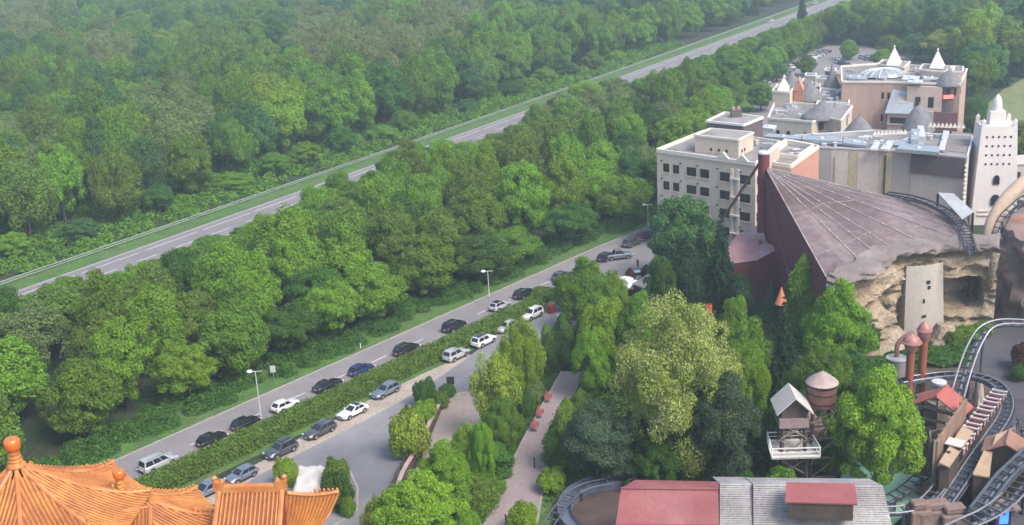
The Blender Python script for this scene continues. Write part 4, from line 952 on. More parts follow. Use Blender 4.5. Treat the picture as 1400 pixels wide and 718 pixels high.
# roof structures of the block
r, P = flat_block('roof_house', 'cream flat-topped plant room on the hotel block roof', ((950, 186), (1010, 192.5), (1030, 182.5), (971, 177)), 21.3, CREAM, cat='roof house', z0=HZ+.03, par=.35)
for s in (1.4, 3.0, 4.6): window(r, P[0], P[1], s+2.0, HZ+.6, .45, .55, 'hole')
for s in (1.4, 2.6): window(r, P[1], P[2], s, HZ+.6, .45, .55, 'hole')
r, P = flat_block('roof_house', 'dark brown roof house with white roof edge behind the plant room', ((966, 167), (1016.5, 172.5), (1043, 162), (991, 155)), 21.6, DKBROWN, cat='roof house', z0=0, par=.4, capm=WHITE)
for s in (1.5, 3.5): window(r, P[1], P[2], s, 18.6, .8, 1.6, 'hole')
c_ = U(1006, 160, 21.6); r = thing('chimney', 'dark chimney block with two pots on the dark roof house', 'chimney', c_); m = MB(); m.box(c_, (2.0, 1.4, 1.5)); m.build('stack', DKBROWN, r, bevel=.05); 
for s in (-.5, .5): m = MB(); m.lathe(c_+Vector((s, 0, 1.5)), [(.3, 0), (.26, .5)], 8); m.build('chimney_pot', TERRA, r)
# sunken roof court edged in white
r, P = flat_block('salmon_wing', 'lower wing with a white edged roof court and salmon side wall', ((1038, 223), (1081, 230), (1119, 203), (1074, 194)), 15.6, CREAM, par=.7)
uu = (P[2]-P[1]).normalized(); nn = Vector((uu.y, -uu.x, 0)); m = MB(); m.obox(Vector((P[1].x, P[1].y, 0))+nn*.01, Vector((P[2].x-P[1].x, P[2].y-P[1].y, 0)), nn*.12, (0, 0, 15.5)); m.build('wall_panel', ORNG, r)
m = MB(); Q_ = [lerp(lerp(P[0], P[1], a), lerp(P[3], P[2], a), b) for a, b in ((.12, .3), (.9, .35), (.9, .92), (.12, .9))]; parapet(m, Q_, 15.65, .9, .4); m.build('court_parapet', CREAMD, r)
# salmon gable wall and long theatre wall
r, P = flat_block('theatre_hall', 'long theatre hall with tall grey, ochre and pale wall panels', ((1119, 202), (1247, 208), (1322, 216), (1330, 187), (1195, 179), (1085, 186)), 14.6, PANW, cat='hall', par=.3, capm=WHITEMETAL)
def wall_panel(par, p, q, s0, s1, z0, z1, mat, name='wall_panel', d=.06):
    u = (Vector((q.x, q.y, 0))-Vector((p.x, p.y, 0))); ln_ = u.length; u.normalize(); n = Vector((u.y, -u.x, 0)); o = Vector((p.x, p.y, z0))+u*s0*ln_; m = MB(); m.obox(o+n*.005, u*(s1-s0)*ln_, n*d, (0, 0, z1-z0)); return m.build(name, mat, par)
A_, B_ = P[0], P[1]
for s0, s1, mt in ((0, .14, PANG), (.145, .33, PANW), (.335, .43, PANY), (.435, .66, PANW), (.665, .80, PANY), (.805, .995, PANG)): wall_panel(r, A_, B_, s0, s1, 0, 14.3, mt)
wall_panel(r, A_, B_, .72, .735, 3, 13.8, FRAME, 'service_duct', .3); wall_panel(r, A_, B_, .18, .20, 0, 13, PANG, 'downpipe', .2)
wall_panel(r, P[1], P[2], .005, .99, 10.8, 14.5, DKBROWN, 'fascia_panel', .5); wall_panel(r, P[1], P[2], .005, .99, 0, 10.7, PANW)
m = MB()
for k in range(14): m.box((P[2].x-.2, P[2].y-.2, 2+k*.85), (.55, .9, .35))
m.build('corner_quoins', CREAMD, r)
m = MB()
for k in range(9):
    p = U(1196+k*5.2, 185.2-k*.2, 14.6); m.add([p+Vector((-.5, 0, 0)), p+Vector((.5, 0, 0)), p+Vector((0, 0, 1.0)), p+Vector((-.5, .3, 0)), p+Vector((.5, .3, 0)), p+Vector((0, .3, 1.0))], [(0, 1, 2), (3, 5, 4), (0, 2, 5, 3), (1, 4, 5, 2), (0, 3, 4, 1)])
    p = U(1272+k*5.6, 174+k*.2, 14.6); m.add([p+Vector((-.5, 0, 0)), p+Vector((.5, 0, 0)), p+Vector((0, 0, 1.0)), p+Vector((-.5, .3, 0)), p+Vector((.5, .3, 0)), p+Vector((0, .3, 1.0))], [(0, 1, 2), (3, 5, 4), (0, 2, 5, 3), (1, 4, 5, 2), (0, 3, 4, 1)])
m.build('zigzag_parapet', CREAMD, r)
# ventilation plant on the theatre roof
def duct(q, z, h, mat, label, cat='duct', name='ventilation_duct'):
    P = quad_px(q, z+h*.5); m = MB(); h = h*.5; P = [Vector((p.x, p.y, z+h)) for p in P]; m.prism(P, z+.2, z+h); r = thing(name, label, cat, (P[0].x, P[0].y, z), 'ventilation plant on the theatre roof'); m.build('casing', mat, r, bevel=.06); m = MB()
    for p in P: m.box((p.x*.96+sum(v.x for v in P)/len(P)*.04, p.y*.96+sum(v.y for v in P)/len(P)*.04, z), (.12, .12, .21))
    m.build('foot', STEEL, r); m = MB(); c = sum(P, Vector())/len(P); m.box((c.x, c.y, z+h), (.7, .7, .25)); m.build('hatch', WHITEMETAL, r)
duct(((1096, 190), (1150, 193), (1151, 187.5), (1098, 185)), 14.6, 2.0, DUCT, 'long blue-grey duct above the salmon wall')
duct(((1152, 195), (1186, 199), (1180, 191), (1154, 188)), 14.6, 1.6, DUCT, 'slanting blue-grey duct in front of the grey cone hut')
duct(((1189, 203), (1199, 203), (1204, 193), (1195, 193)), 14.6, 1.4, WHITEMETAL, 'white skylight box right of the slanting duct')
duct(((1203, 203), (1215, 204), (1224, 192), (1213, 192)), 14.6, 1.4, WHITEMETAL, 'second white skylight box beside the first one')
duct(((1226, 203), (1284, 208), (1284, 200), (1230, 197)), 14.6, 1.9, DUCT, 'wide blue-grey duct at the front roof edge')
duct(((1220, 196), (1264, 198), (1263, 192), (1224, 191)), 14.6, 1.6, DUCT, 'wide blue-grey duct in the second row')
duct(((1283, 204), (1291, 205), (1298, 179), (1290, 178)), 14.6, 1.2, WHITEMETAL, 'long white duct running back beside the bare roof')
duct(((1245, 190), (1256, 190), (1257, 176), (1246, 176)), 14.6, 3.6, DUCT, 'tall dark blue-grey plant box near the pale dome hut')
duct(((1256, 186), (1266, 187), (1263, 172), (1254, 171)), 14.6, 3.2, WHITEMETAL, 'tall white plant box next to the dark one')
duct(((1044, 186), (1094, 190), (1096, 186), (1050, 182)), 14.6, 1.6, DUCT, 'blue-grey duct over the court at the dark roof house')
duct(((1040, 174), (1058, 176), (1062, 171), (1046, 170)), 14.6, 1.8, WHITEMETAL, 'cluster of white units behind the dark roof house')
# brown bare roof at the right end
wq = quad_px(((1291, 206), (1320, 209), (1330, 183), (1302, 180)), 14.68); m = MB(); m.prism(wq, 14.62, 14.72); tag(m.build('bare_roof', pm('brown_roof_felt', (.21, .18, .175), .2, .3, .9), None, loc=wq[0]), 'bare brownish flat roof field beside the white tower', 'roof')

# lower cream wings in the middle
r, P = flat_block('hotel_wing', 'low cream wing with thatched corner hut on its roof', ((1050, 163), (1110, 168), (1147, 160), (1165, 148), (1060, 140)), 13.0, CREAM, par=.5); 
for s in (2.5, 5, 9, 11): window(r, P[0], P[1], s, 9.5, .8, 1.2, 'hole')
r, P = flat_block('hotel_wing', 'cream wing with a blind end wall beside the terracotta wall', ((1112, 158), (1150, 166), (1165, 146), (1118, 140)), 13.6, CREAM, par=.4)
window(r, P[0], P[1], 3, 9.5, 1.0, 1.5, 'frame'); window(r, P[0], P[1], 6, 9.5, 1.0, 1.5, 'frame')
r, P = flat_block('balcony_wing', 'grey roofed wing with white railings behind the middle thatched huts', ((1118, 140), (1160, 143), (1164, 126), (1122, 122)), 13.0, PINKR, par=.5, capm=WHITE)
r, P = flat_block('corner_tower', 'small cream corner tower with a white pyramid at the left edge', ((1056, 126), (1080, 128), (1087, 119), (1063, 117)), 16.0, CREAM, par=.5, cat='tower')
def pyramid(name, label, q, z, h, mat=None, base=.0):
    P = quad_px(q, z); c = sum(P, Vector())/4; r = thing(name, label, 'roof spire', (c.x, c.y, z)); m = MB(); ap = c+Vector((0, 0, h)); n = 10; prev = P
    m.add([*P, ap], [(0, 1, 4), (1, 2, 4), (2, 3, 4), (3, 0, 4)])
    m.build('spire', mat or CREAMD, r); m = MB()
    m.lathe(ap-Vector((0, 0, .12)), [(.22, 0), (.28, .2), (.1, .45), (.02, .7)], 8); m.build('finial', CREAMD, r); return r
pyramid('pyramid_spire', 'white pyramid on the cream corner tower at the left', ((1062, 124), (1078, 125), (1080, 119.5), (1066, 118.5)), 16.3, 2.9, TOWERW)
# terracotta hotel
r, P = flat_block('terracotta_hotel', 'tall terracotta hotel with slit windows and two dark balconies', ((1151, 113), (1222, 113.5), (1222.5, 113.5), (1263, 115), (1313, 117), (1322, 96), (1205, 88), (1150, 92)), 17.5, TERRA, cat='hotel', par=.5); THP = P
a, b = P[0], P[1]
for zr in (13.6, 8.3, 3.5):
    for s in ((9.4, 10.7) if zr > 5 else (10.7, 12)): window(r, a, b, s, zr, .55, 1.7, 'slit')
wall_panel(r, P[0], P[4], .57, .995, 0, 11.4, pm('maroon_wall', (.17, .085, .08), .2, .4, .9), 'wall_panel', 1.0); wall_panel(r, P[0], P[4], .70, .80, 2.0, 11.5, PANG, 'stair_panel', 1.3); wall_panel(r, P[0], P[4], .57, .86, 11.5, 17.2, PINKR, 'wall_panel', .9)
for s_ in (.64, .75): wall_panel(r, P[0], P[4], s_, s_+.045, 12.4, 14.8, GLASS, 'window', .96)
m = MB(); o = lerp(P[3], P[4], .75); m.box((U(1297, 114, 17.6).x-.9, U(1297, 114, 17.6).y-2.75, 14.6), (2.2, .12, .8)); m.build('neon_panel', emit('red_neon', (1.0, .10, .09), 1.6), r)
# pale bay with a grey lean-to roof and dark balconies
q0, q1 = lerp(THP[0], THP[4], (1213-1151)/162)+Vector((0, -2.6, 0)), lerp(THP[0], THP[4], (1243-1151)/162)+Vector((0, -2.6, 0)); r = thing('balcony_bay', 'pale bay with grey sloping roof and two dark balcony bands', 'building bay', (q0.x, q0.y, 0)); u = (q1-q0).normalized(); n = Vector((u.y, -u.x, 0)); w_ = (q1-q0).length
m = MB(); g = q0-u*.2-Vector((0, 0, q0.z)); m.prism([g, g+u*(w_+.4), g+u*(w_+.4)-n*5, g-n*5], 0, 11.2); m.build('wall', PINKR, r)
for z in (8.6, 4.8): m = MB(); m.obox(g+n*.02+u*.6+Vector((0, 0, z)), u*(w_-.8), n*.06, (0, 0, 1.5)); o = m.build('window', GLASS, r); m = MB(); m.obox(g+n*.1+u*.4+Vector((0, 0, z-.25)), u*(w_-.4), n*.3, (0, 0, .3)); m.build('balcony_rail', PANG, r)
m = MB(); m.add([g-u*.5+n*.6+Vector((0, 0, 11.2)), g+u*(w_+.9)+n*.6+Vector((0, 0, 11.2)), g+u*(w_-.3)-n*5+Vector((0, 0, 17.6)), g+u*.7-n*5+Vector((0, 0, 17.6)), g-u*.5+n*.6+Vector((0, 0, 11.0)), g+u*(w_+.9)+n*.6+Vector((0, 0, 11.0))], [(0, 1, 2, 3), (4, 5, 1, 0)]); m.build('roof', DUCT, r)
for s in (.3, .5, .7): 
    m = MB(); a = lerp(g+n*.6+Vector((0, 0, 11.2)), g-n*5+Vector((0, 0, 17.6)), .3)+u*w_*s; m.obox(a+Vector((0, 0, .06)), u*1.0, (-n*1.6+Vector((0, 0, 1.85))), (0, 0, .06)); m.build('skylight', PANG, r)
# lit spots
def box_tower(name, label, q, z, mat, z0=0): return flat_block(name, label, q, z, mat, cat='roof tower', par=.35, z0=z0)
r, P = box_tower('roof_tower', 'pinkish box tower under the left white pyramid', ((1200, 89), (1236, 93), (1244, 85.5), (1207, 82.5)), 19.4, PINKR); pyramid('pyramid_spire', 'left of the two white pyramids on the terracotta hotel', ((1211, 89), (1230, 90), (1233, 84), (1214, 83.5)), 19.6, 4.0, TOWERW)
r, P = box_tower('roof_tower', 'pinkish box tower under the right white pyramid', ((1257, 96), (1291, 100), (1303, 91.5), (1262, 88.5)), 19.4, PINKR); pyramid('pyramid_spire', 'right of the two white pyramids on the terracotta hotel', ((1270, 93.5), (1289, 94.5), (1292, 89), (1273, 88)), 19.6, 4.0, TOWERW)
r, P = flat_block('roof_tower', 'slim cream stair tower with ribbed side at the hotel right end', ((1303, 99), (1316, 99), (1317, 92), (1305, 91)), 20.0, CREAM, cat='roof tower', par=.3); m = MB()
for k in range(14): m.obox(Vector((P[0].x-.1, P[0].y-.5, 1.5+k*1.3)), Vector((P[1].x-P[0].x, 0, 0)), (0, .5, 0), (0, 0, .45))
m.build('ribs', CREAMD, r)
def thatch(name, label, px, py, z, R0, h, drum=2.5, drummat=None, flare=1.0, conc=1.0, group=None):
    c = U(px, py, z); r = thing(name, label, 'thatched hut', (c.x, c.y, 0)); m = MB(); k = 8
    prof = [(R0*1.02, -.35), (R0, 0)]+[(R0*(1-t)**conc, h*t) for t in [i/k for i in range(1, k)]]+[(.05, h)]
    m.lathe(c, prof, 18); m.build('thatched_roof', THATCH, r, smooth=60, fix=False); m = MB(); m.lathe((c.x, c.y, 0), [(R0*.82, 0), (R0*.8, z-.2)], 16); m.build('wall', drummat or TERRA, r, smooth=40)
    for a in (-1.9, -1.2, -.5): p = Vector((c.x+R0*.81*math.cos(a), c.y+R0*.81*math.sin(a), z-2.3)); m = MB(); m.box(p, (.9, .5, 1.5), a+math.pi/2); m.build('window', GLASS, r)
    m = MB(); m.lathe(c+Vector((0, 0, h-.2)), [(.25, 0), (.15, .5), (.02, .9)], 8); m.build('roof_tip', THATCH, r)
thatch('thatched_hut', 'big grey thatched double hut over a terracotta drum', 1125, 158, 13.6, 4.6, 3.6); thatch('thatched_hut', 'lower grey thatched hut joined right of the big one', 1141, 157, 13.2, 3.2, 2.3)
thatch('thatched_hut', 'steep grey thatched cone in front of the terracotta wall', 1174, 190, 11.0, 4.2, 5.0, conc=.75)
thatch('thatched_hut', 'tall slim grey thatched cone behind the white railings', 1137, 118, 13.5, 2.2, 7.0, conc=1.7)
thatch('thatched_hut', 'rounded dark grey thatched hut behind the big double hut', 1107, 134, 13.5, 3.4, 3.4, conc=.6)
thatch('thatched_hut', 'narrow grey thatched cone beside the salmon gable', 1082, 122, 14.0, 2.6, 4.4, conc=.8)
thatch('thatched_hut', 'pale pointed dome hut in front of the balcony bay', 1255, 176, 9.5, 3.6, 5.4, conc=.6)
thatch('thatched_hut', 'grey thatched cap above the red neon at the hotel right end', 1297, 114, 17.6, 3.1, 3.2, drummat=DKBROWN, conc=.7)
r, P = flat_block('salmon_gable', 'salmon slab with pointed top between two thatched cones', ((1085, 123), (1098, 124), (1099, 118), (1087, 117)), 16.0, ORNG, cat='gable', par=.2, capm=ORNG)
m = MB(); p, q = P[0], P[1]; m.add([p, q, lerp(p, q, .5)+Vector((0, 0, 2.6)), P[3], P[2], lerp(P[3], P[2], .5)+Vector((0, 0, 2.6))], [(0, 1, 2), (3, 5, 4), (0, 2, 5, 3), (1, 4, 5, 2)]); m.build('gable', ORNG, r)
# low glass dome on the hotel roof
c = U(1207, 103, 17.8); r = thing('glass_dome', 'low white ribbed glass dome on the hotel roof', 'dome', c); m = MB(); k = 16; m.lathe(c, [(5.0, 0), (4.4, .7), (3.1, 1.3), (1.6, 1.6), (.05, 1.7)], k, 1.15, .9); m.build('glazing', pm('pale_glazing', (.24, .28, .30), .1, .6, .25), r)
for j in range(k):
    a = 2*math.pi*j/k; m = MB(); m.tube([c+Vector((1.15*rad*math.cos(a), .9*rad*math.sin(a), z+.05)) for rad, z in ((5.0, 0), (4.4, .7), (3.1, 1.3), (1.6, 1.6), (.1, 1.7))], .08, 4); m.build('rib', WHITE, r)
for i, (q, l) in enumerate(((((1232, 108), (1255, 110), (1258, 104), (1236, 102)), 'white ribbed skylight right of the dome'), (((1240, 112), (1262, 113), (1262, 109), (1242, 108)), 'low white skylight strip at the roof edge'), (((1160, 107), (1185, 108), (1186, 103), (1163, 102)), 'long pale roof unit left of the dome'), (((1262, 107), (1284, 108), (1286, 104), (1264, 103)), 'pale roof unit before the right pyramid tower'))): duct(q, 17.6, 1.3, WHITEMETAL if i != 2 else DUCT, l, 'skylight', 'roof_skylight')
for i, (x, y) in enumerate(((1104, 112), (1113, 118), (1124, 108), (1160, 98), (1170, 95), (1108, 104), (1148, 101), (1135, 97))): # small roof items and back buildings
    q = ((x-7, y), (x+7, y+.6), (x+8, y-3), (x-6, y-3.5)); flat_block('back_building', ['low grey roofed building with white edge by the slim cone', 'low dark roofed building near the railings', 'grey roofed building behind the slim cone', 'flat pale building left of the dome', 'flat grey building below the car park', 'small building behind the salmon slab', 'low building right of the slim cone', 'low building at the car park edge'][i], q, 7.5+(i % 3)*1.5, [PINKR, DKBROWN, CREAM][i % 3], capm=WHITE, par=.3)
# white tower
r, P = None, None
tb = U(1352, 300, 0); r = thing('white_tower', 'white tapering mud-brick style tower with rows of beam holes', 'tower', tb)
def sq(c, w, d, z, rz=-.18): return [Vector((c.x+x*math.cos(rz)-y*math.sin(rz), c.y+x*math.sin(rz)+y*math.cos(rz), z)) for x, y in ((-w/2, -d/2), (w/2, -d/2), (w/2, d/2), (-w/2, d/2))]
m = MB(); L0, L1 = sq(tb, 8.3, 7.8, 0), sq(tb, 6.3, 5.9, 18.8); m.add(L0+L1, [(0, 1, 5, 4), (1, 2, 6, 5), (2, 3, 7, 6), (3, 0, 4, 7), (4, 5, 6, 7), (3, 2, 1, 0)]); m.build('wall', TOWERW, r)
for k in range(4): m = MB(); p = L1[k]; m.box(p+(tb+Vector((0, 0, 18.8))-p)*.12-Vector((0, 0, .2)), (.7, .7, 1.1), -.18); m.lathe(p+(tb+Vector((0, 0, 18.8))-p)*.12+Vector((0, 0, .88)), [(.38, 0), (.2, .3), (.02, .5)], 4); m.build('pinnacle', TOWERW, r)
m = MB(); t3 = sq(tb, 3.0, 2.9, 18.8); t4 = sq(tb, 2.7, 2.6, 21.2); m.add(t3+t4, [(0, 1, 5, 4), (1, 2, 6, 5), (2, 3, 7, 6), (3, 0, 4, 7), (4, 5, 6, 7)]); m.build('lantern', TOWERW, r); m = MB(); m.lathe((tb.x, tb.y, 21.2), [(.85, 0), (.85, 1.1), (.7, 2.1), (.34, 2.8), (.05, 3.1)], 12); m.build('dome', WHITE, r, smooth=50)
fd = (L0[1]-L0[0]).normalized(); fn = Vector((fd.y, -fd.x, 0))
def tface(x, z):  # point on the leaning front face
    t = z/18.8; c = lerp((L0[0]+L0[1])/2, (L1[0]+L1[1])/2, t); return c+fd*x
for z in (16.8, 15.1, 13.4, 11.7):
    for x in (-2.1, -1.05, 0, 1.05, 2.1): m = MB(); m.lathe((0, 0, 0), [(.22, -.02), (.22, .3)], 8); p = tface(x, z); m.v = [tuple(p+fd*v[0]+Vector((0, 0, v[1]))+fn*(v[2]-.24)) for v in m.v]; m.build('beam_hole', FRAME, r)
for z, w, h in ((7.9, 1.0, 1.7), (3.9, 1.5, 2.0)): window(r, tface(-4, z)-Vector((0, 0, z)), tface(4, z)-Vector((0, 0, z)), 4, z, w, h, 'arch')
for o in [k for k in COL.objects if k.parent == r and k.name.startswith('window')]: o.location = o.location+Vector((fn.x*.1, fn.y*.1, 0))
m = MB()
for z in (1.9, 2.7): 
    for s in (-3, -.2): m.obox(tface(s, z)+fn*.05, fd*2.0, fn*.2, (0, 0, .18))
m.build('ledge', CREAMD, r)
# cream arcade wall right of the tower
q0, q1 = U(1384, 226, 7.5), U(1440, 222, 7.5); r = thing('arcade_building', 'cream arcade building with tall openings right of the white tower', 'building', (q0.x, q0.y, 0)); m = MB(); m.prism([q0, q1, q1+Vector((2, 8, 0)), q0+Vector((2, 8, 0))], 0, 7.5); m.build('wall', PANW, r); m = MB(); parapet(m, [q0, q1], 7.5, .4, .4, False); m.build('parapet', CREAMD, r)
for s in (1.4, 3.4, 5.4): window(r, q0, q1, s, 3, .9, 3.0, 'slit')
# small plant on the flat roofs, parts of their buildings
def roof_clutter(label, q, z, n, seed):
    r = next(o for o in COL.objects if o.get('label') == label); rr = random.Random(seed)
    for k in range(n):
        a, b = rr.random(), rr.random(); p = lerp(lerp(Vector(U(*q[0], z)), Vector(U(*q[1], z)), a), lerp(Vector(U(*q[3], z)), Vector(U(*q[2], z)), a), b); m = MB(); kind = rr.randrange(3)
        if kind == 0: m.box(p, (rr.uniform(.8, 2.2), rr.uniform(.8, 1.5), rr.uniform(.4, 1.0)), rr.uniform(-.7, -.3)); m.build('vent_box', rr.choice([WHITEMETAL, DUCT, PANG]), r, bevel=.04)
        elif kind == 1: m.tube([p, p+Vector((0, 0, .5)), p+Vector((-rr.uniform(.6, 1.6), rr.uniform(.2, .6), .5))], .16, 6); m.build('roof_pipe', rr.choice([STEEL, DUCT]), r)
        else: m.lathe(p, [(.35, 0), (.35, .6), (.5, .7), (.5, .8), (.05, .95)], 10); m.build('roof_vent', WHITEMETAL, r)
roof_clutter('cream four-storey hotel block with rows of dark framed windows', ((915, 207), (1020, 222), (1055, 200), (965, 187)), HZ+.05, 12, 1)
roof_clutter('long theatre hall with tall grey, ochre and pale wall panels', ((1125, 200), (1290, 208), (1290, 186), (1110, 187)), 14.65, 34, 2)
roof_clutter('tall terracotta hotel with slit windows and two dark balconies', ((1160, 110), (1305, 113), (1310, 98), (1160, 95)), 17.55, 26, 3)
roof_clutter('low cream wing with thatched corner hut on its roof', ((1060, 160), (1105, 164), (1120, 150), (1065, 145)), 13.05, 14, 4)
roof_clutter('grey roofed wing with white railings behind the middle thatched huts', ((1122, 138), (1158, 141), (1160, 128), (1124, 124)), 13.05, 12, 5)
roof_clutter('lower wing with a white edged roof court and salmon side wall', ((1050, 222), (1080, 226), (1105, 206), (1076, 200)), 15.65, 5, 6)
for i_, (lab_, n_c) in enumerate((('low grey roofed building with white edge by the slim cone', 4), ('low dark roofed building near the railings', 4), ('grey roofed building behind the slim cone', 3), ('flat pale building left of the dome', 3), ('flat grey building below the car park', 3))):
    x, y = ((1104, 112), (1113, 118), (1124, 108), (1160, 98), (1170, 95))[i_]; roof_clutter(lab_, ((x-5, y-.6), (x+5, y-.2), (x+6, y-2.6), (x-4, y-2.9)), 7.55+(i_ % 3)*1.5, n_c, 20+i_)
# ================================================================== the red hall and its rock front
REDWALL = pm('dark_red_cladding', (.145, .026, .034), .16, .15, .75, fine=.05, streak=True); HALLROOF = pm('weathered_brown_roof', (.120, .074, .074), .40, .10, .85, fine=.25, tint=(.175, .135, .134)); SEAM = pm('pale_roof_seam', (.31, .27, .26), .45, .5, .8, fine=.3)
P0, P1 = U(1047, 230, 20), U(1135, 389, 11.5); F_ = [P1, U(1168, 379, 12.2), U(1196, 366, 12.3), U(1232, 345, 12.3), U(1300, 338, 12.2), U(1330, 334, 12.2)]; P2 = F_[-1]; P3 = U(1322, 296, 12.0)
r = thing('hall', 'big dark red hall with a fan-shaped brown roof and pale seams', 'hall', (P0.x, P0.y, 0)); m = MB()
for a, b in zip(F_, F_[1:]): m.poly(P0, a, b)
m.poly(P0, P2, P3); m.build('roof', HALLROOF, r, fix=False)
m = MB(); ring = [P0]+F_+[P3]
for a, b in ((P0, F_[0]), (F_[-1], P3), (P3, P0)): o = Vector((0, 0, -.08)); m.poly((a.x, a.y, 0), (b.x, b.y, 0), b+o, a+o)
m.build('wall', REDWALL, r, fix=False)
Fl = [0]; 
for a, b in zip(F_, F_[1:]): Fl.append(Fl[-1]+(b-a).length)
def Fp(s):
    s *= Fl[-1]
    for i in range(len(F_)-1):
        if s <= Fl[i+1]+1e-6: return lerp(F_[i], F_[i+1], (s-Fl[i])/(Fl[i+1]-Fl[i]))
    return F_[-1]
z_ = Vector((0, 0, 1))
for s in (.0, .25, .42, .58, .78, 1.0): m = MB(); q = Fp(s); m.bar(lerp(P0, q, .03)+z_*.07, lerp(P0, q, .985)+z_*.07, .17, .10); m.build('roof_seam', SEAM, r)
for t in (.45, .78):
    m = MB(); pts = [lerp(P0, Fp(k/10), t)+z_*.05 for k in range(11)]
    for a, b in zip(pts, pts[1:]): m.bar(a, b, .12, .06)
    m.build('roof_seam', SEAM, r)
m = MB()
for s in (.25, .42, .58, .78, 1.0):
    for k in range(12): p = lerp(P0, Fp(s), .12+.075*k)+z_*.1; m.box(p, (.22, .22, .1))
o = m.build('roof_bolts', pm('pale_bolt', (.45, .42, .40), .2, 1, .7), r); o['kind'] = 'stuff'
for s in (.4, .7): m = MB(); q = lerp(P2, P3, s); m.bar(lerp(P0, q, .3)+z_*.07, lerp(P0, q, .98)+z_*.07, .16, .08); m.build('roof_seam', SEAM, r)
m = MB(); m.bar(P0+z_*.1, lerp(P0, P3, 1)+z_*.1, .3, .2); m.build('roof_edge', SEAM, r)
d = (P1-P0); m = MB(); n = Vector((-d.y, d.x, 0)).normalized()*-.08; a = lerp(P0, P1, .02); m.bar(Vector((a.x, a.y, 18.5))+n*2.2, Vector((lerp(P0, P1, .62).x, lerp(P0, P1, .62).y, 1.5))+n*2.2, .25, .25); m.build('wall_batten', pm('red_batten', (.14, .05, .055), .1, .5, .7), r)
b = P0+Vector((-.2, .6, 0)); r = thing('mast_post', 'dark red mast post with pale cap at the hall apex', 'mast', (b.x, b.y, 0)); m = MB(); m.lathe((b.x, b.y, 0), [(1.0, 0), (.95, 22.3)], 14); m.build('post', REDWALL, r, smooth=40); m = MB(); m.lathe((b.x, b.y, 22.3), [(1.02, 0), (1.02, .25), (.85, .4), (.01, .42)], 14); m.build('cap', WHITEMETAL, r)
RUST = pm('rusty_steel', (.17, .07, .05), .25, .8, .8); q = U(984, 305, 9)
tag(MB().tube([(b.x, b.y, 21.8), lerp(Vector((b.x, b.y, 21.8)), q, .5), q, Vector((q.x-1, q.y-.2, 0))], .26, 8).build('boom', RUST, None, loc=q), 'rusty slanting boom from the mast down into the conifers', 'boom')
# annex
r = thing('annex', 'low dark red annex with two faded pink roofs', 'annex', (U(1020, 360, 6).x, U(1020, 360, 6).y, 0)); FADED = pm('faded_red_roof', (.30, .165, .17), .25, .4, .6, tint=(.38, .26, .26))
a, b_, c, d_, e = U(994, 340, 7.6), U(1039, 326, 8.6), U(1065, 340, 8.2), U(1035, 356, 6.4), U(1000, 361, 6.2); m = MB(); m.poly(a, e, d_, b_); m.poly(b_, d_, c); m.build('roof', FADED, r, fix=False)
a2, b2, c2 = U(1008, 320, 8.6), U(1040, 306, 9.8), U(1048, 330, 8.6); m = MB(); m.poly(a, b_+z_*.02, c2, b2, a2); m.build('roof', FADED, r, fix=False)
m = MB(); ins = [a, e, d_, c, c2, b2, a2]; cen = sum(ins, Vector())/7; m.prism([cen+(p-cen)*.97 for p in ins], 0, [p.z-.25 for p in ins]); m.build('wall', REDWALL, r)

OCH = pm('ochre_rock', (.31, .235, .15), .36, .25, .95, bump=.8, fine=.3, tint=(.33, .27, .20), streak=True); GREYR = pm('grey_rock_top', (.19, .155, .145), .3, .25, .95, bump=.7, tint=(.25, .21, .19)); BROWNR = pm('brown_rock', (.20, .135, .115), .3, .18, .95, bump=.5, tint=(.29, .205, .18))
def resample(P, n):
    L = [0]
    for a, b in zip(P, P[1:]): L.append(L[-1]+(b-a).length)
    out = []
    for k in range(n):
        s = L[-1]*k/(n-1)
        for i in range(len(P)-1):
            if s <= L[i+1]+1e-6: out.append(lerp(P[i], P[i+1], (s-L[i])/max(1e-6, L[i+1]-L[i]))); break
    return out
def rockwall(path, prof, z1, nu=110, nv=56, amp=1.0, seed=0):
    """cliff along path; prof(s, v) = metres pushed out towards the open side; v: 0 foot .. 1 top"""
    P = resample(cr(path, 8), nu); N_ = nrm([Vector((p.x, p.y, 0)) for p in P]); m = MB(); vs = []; outm = []
    for i, (p, n) in enumerate(zip(P, N_)):
        s = i/(nu-1); zt = z1(s)
        for j in range(nv+6):
            v = min(1, j/(nv-1)); back = max(0, j-nv+1)*.5
            z = v*zt; q = Vector((p.x*.16, p.y*.16, z*.42+seed)); o = amp*(mnoise.fractal(q, .8, 2.2, 6)*1.9-1.1*abs(mnoise.noise(Vector((p.x*.45, p.y*.45, z*.12+seed))))+.6*abs(mnoise.noise(Vector((p.x*.12, p.y*.12, z*.9))))+.5*mnoise.noise(Vector((p.x*.05, p.y*.05, z*1.5+seed)))+.22*mnoise.noise(Vector((p.x*.8, p.y*.8, z*1.6))))
            vs.append(Vector((p.x, p.y, 0))+n*(prof(s, v)+o-back*1.2)+Vector((0, 0, z+back*.12+(.35*amp*mnoise.noise(Vector((p.x*.5, p.y*.5, seed))) if v > .9 else 0))))
    nn = nv+6
    for i in range(nu-1):
        for j in range(nn-1): m.f.append((i*nn+j, (i+1)*nn+j, (i+1)*nn+j+1, i*nn+j+1)); m.mi.append(1 if j > nv*.86 else 0)
    m.v = [tuple(v) for v in vs]; return m
def bumpf(x, a, b, e=.05): 
    return max(0, min(1, (x-a)/e))*max(0, min(1, (b-x)/e))
path = [U(1128, 392, 11.5), U(1150, 388, 12), U(1172, 380, 12), U(1198, 368, 12), U(1232, 349, 12), U(1268, 343, 12), U(1300, 341, 12), U(1330, 339, 12), U(1366, 341, 12)]
path = [Vector((p.x, p.y, 0)) for p in path]
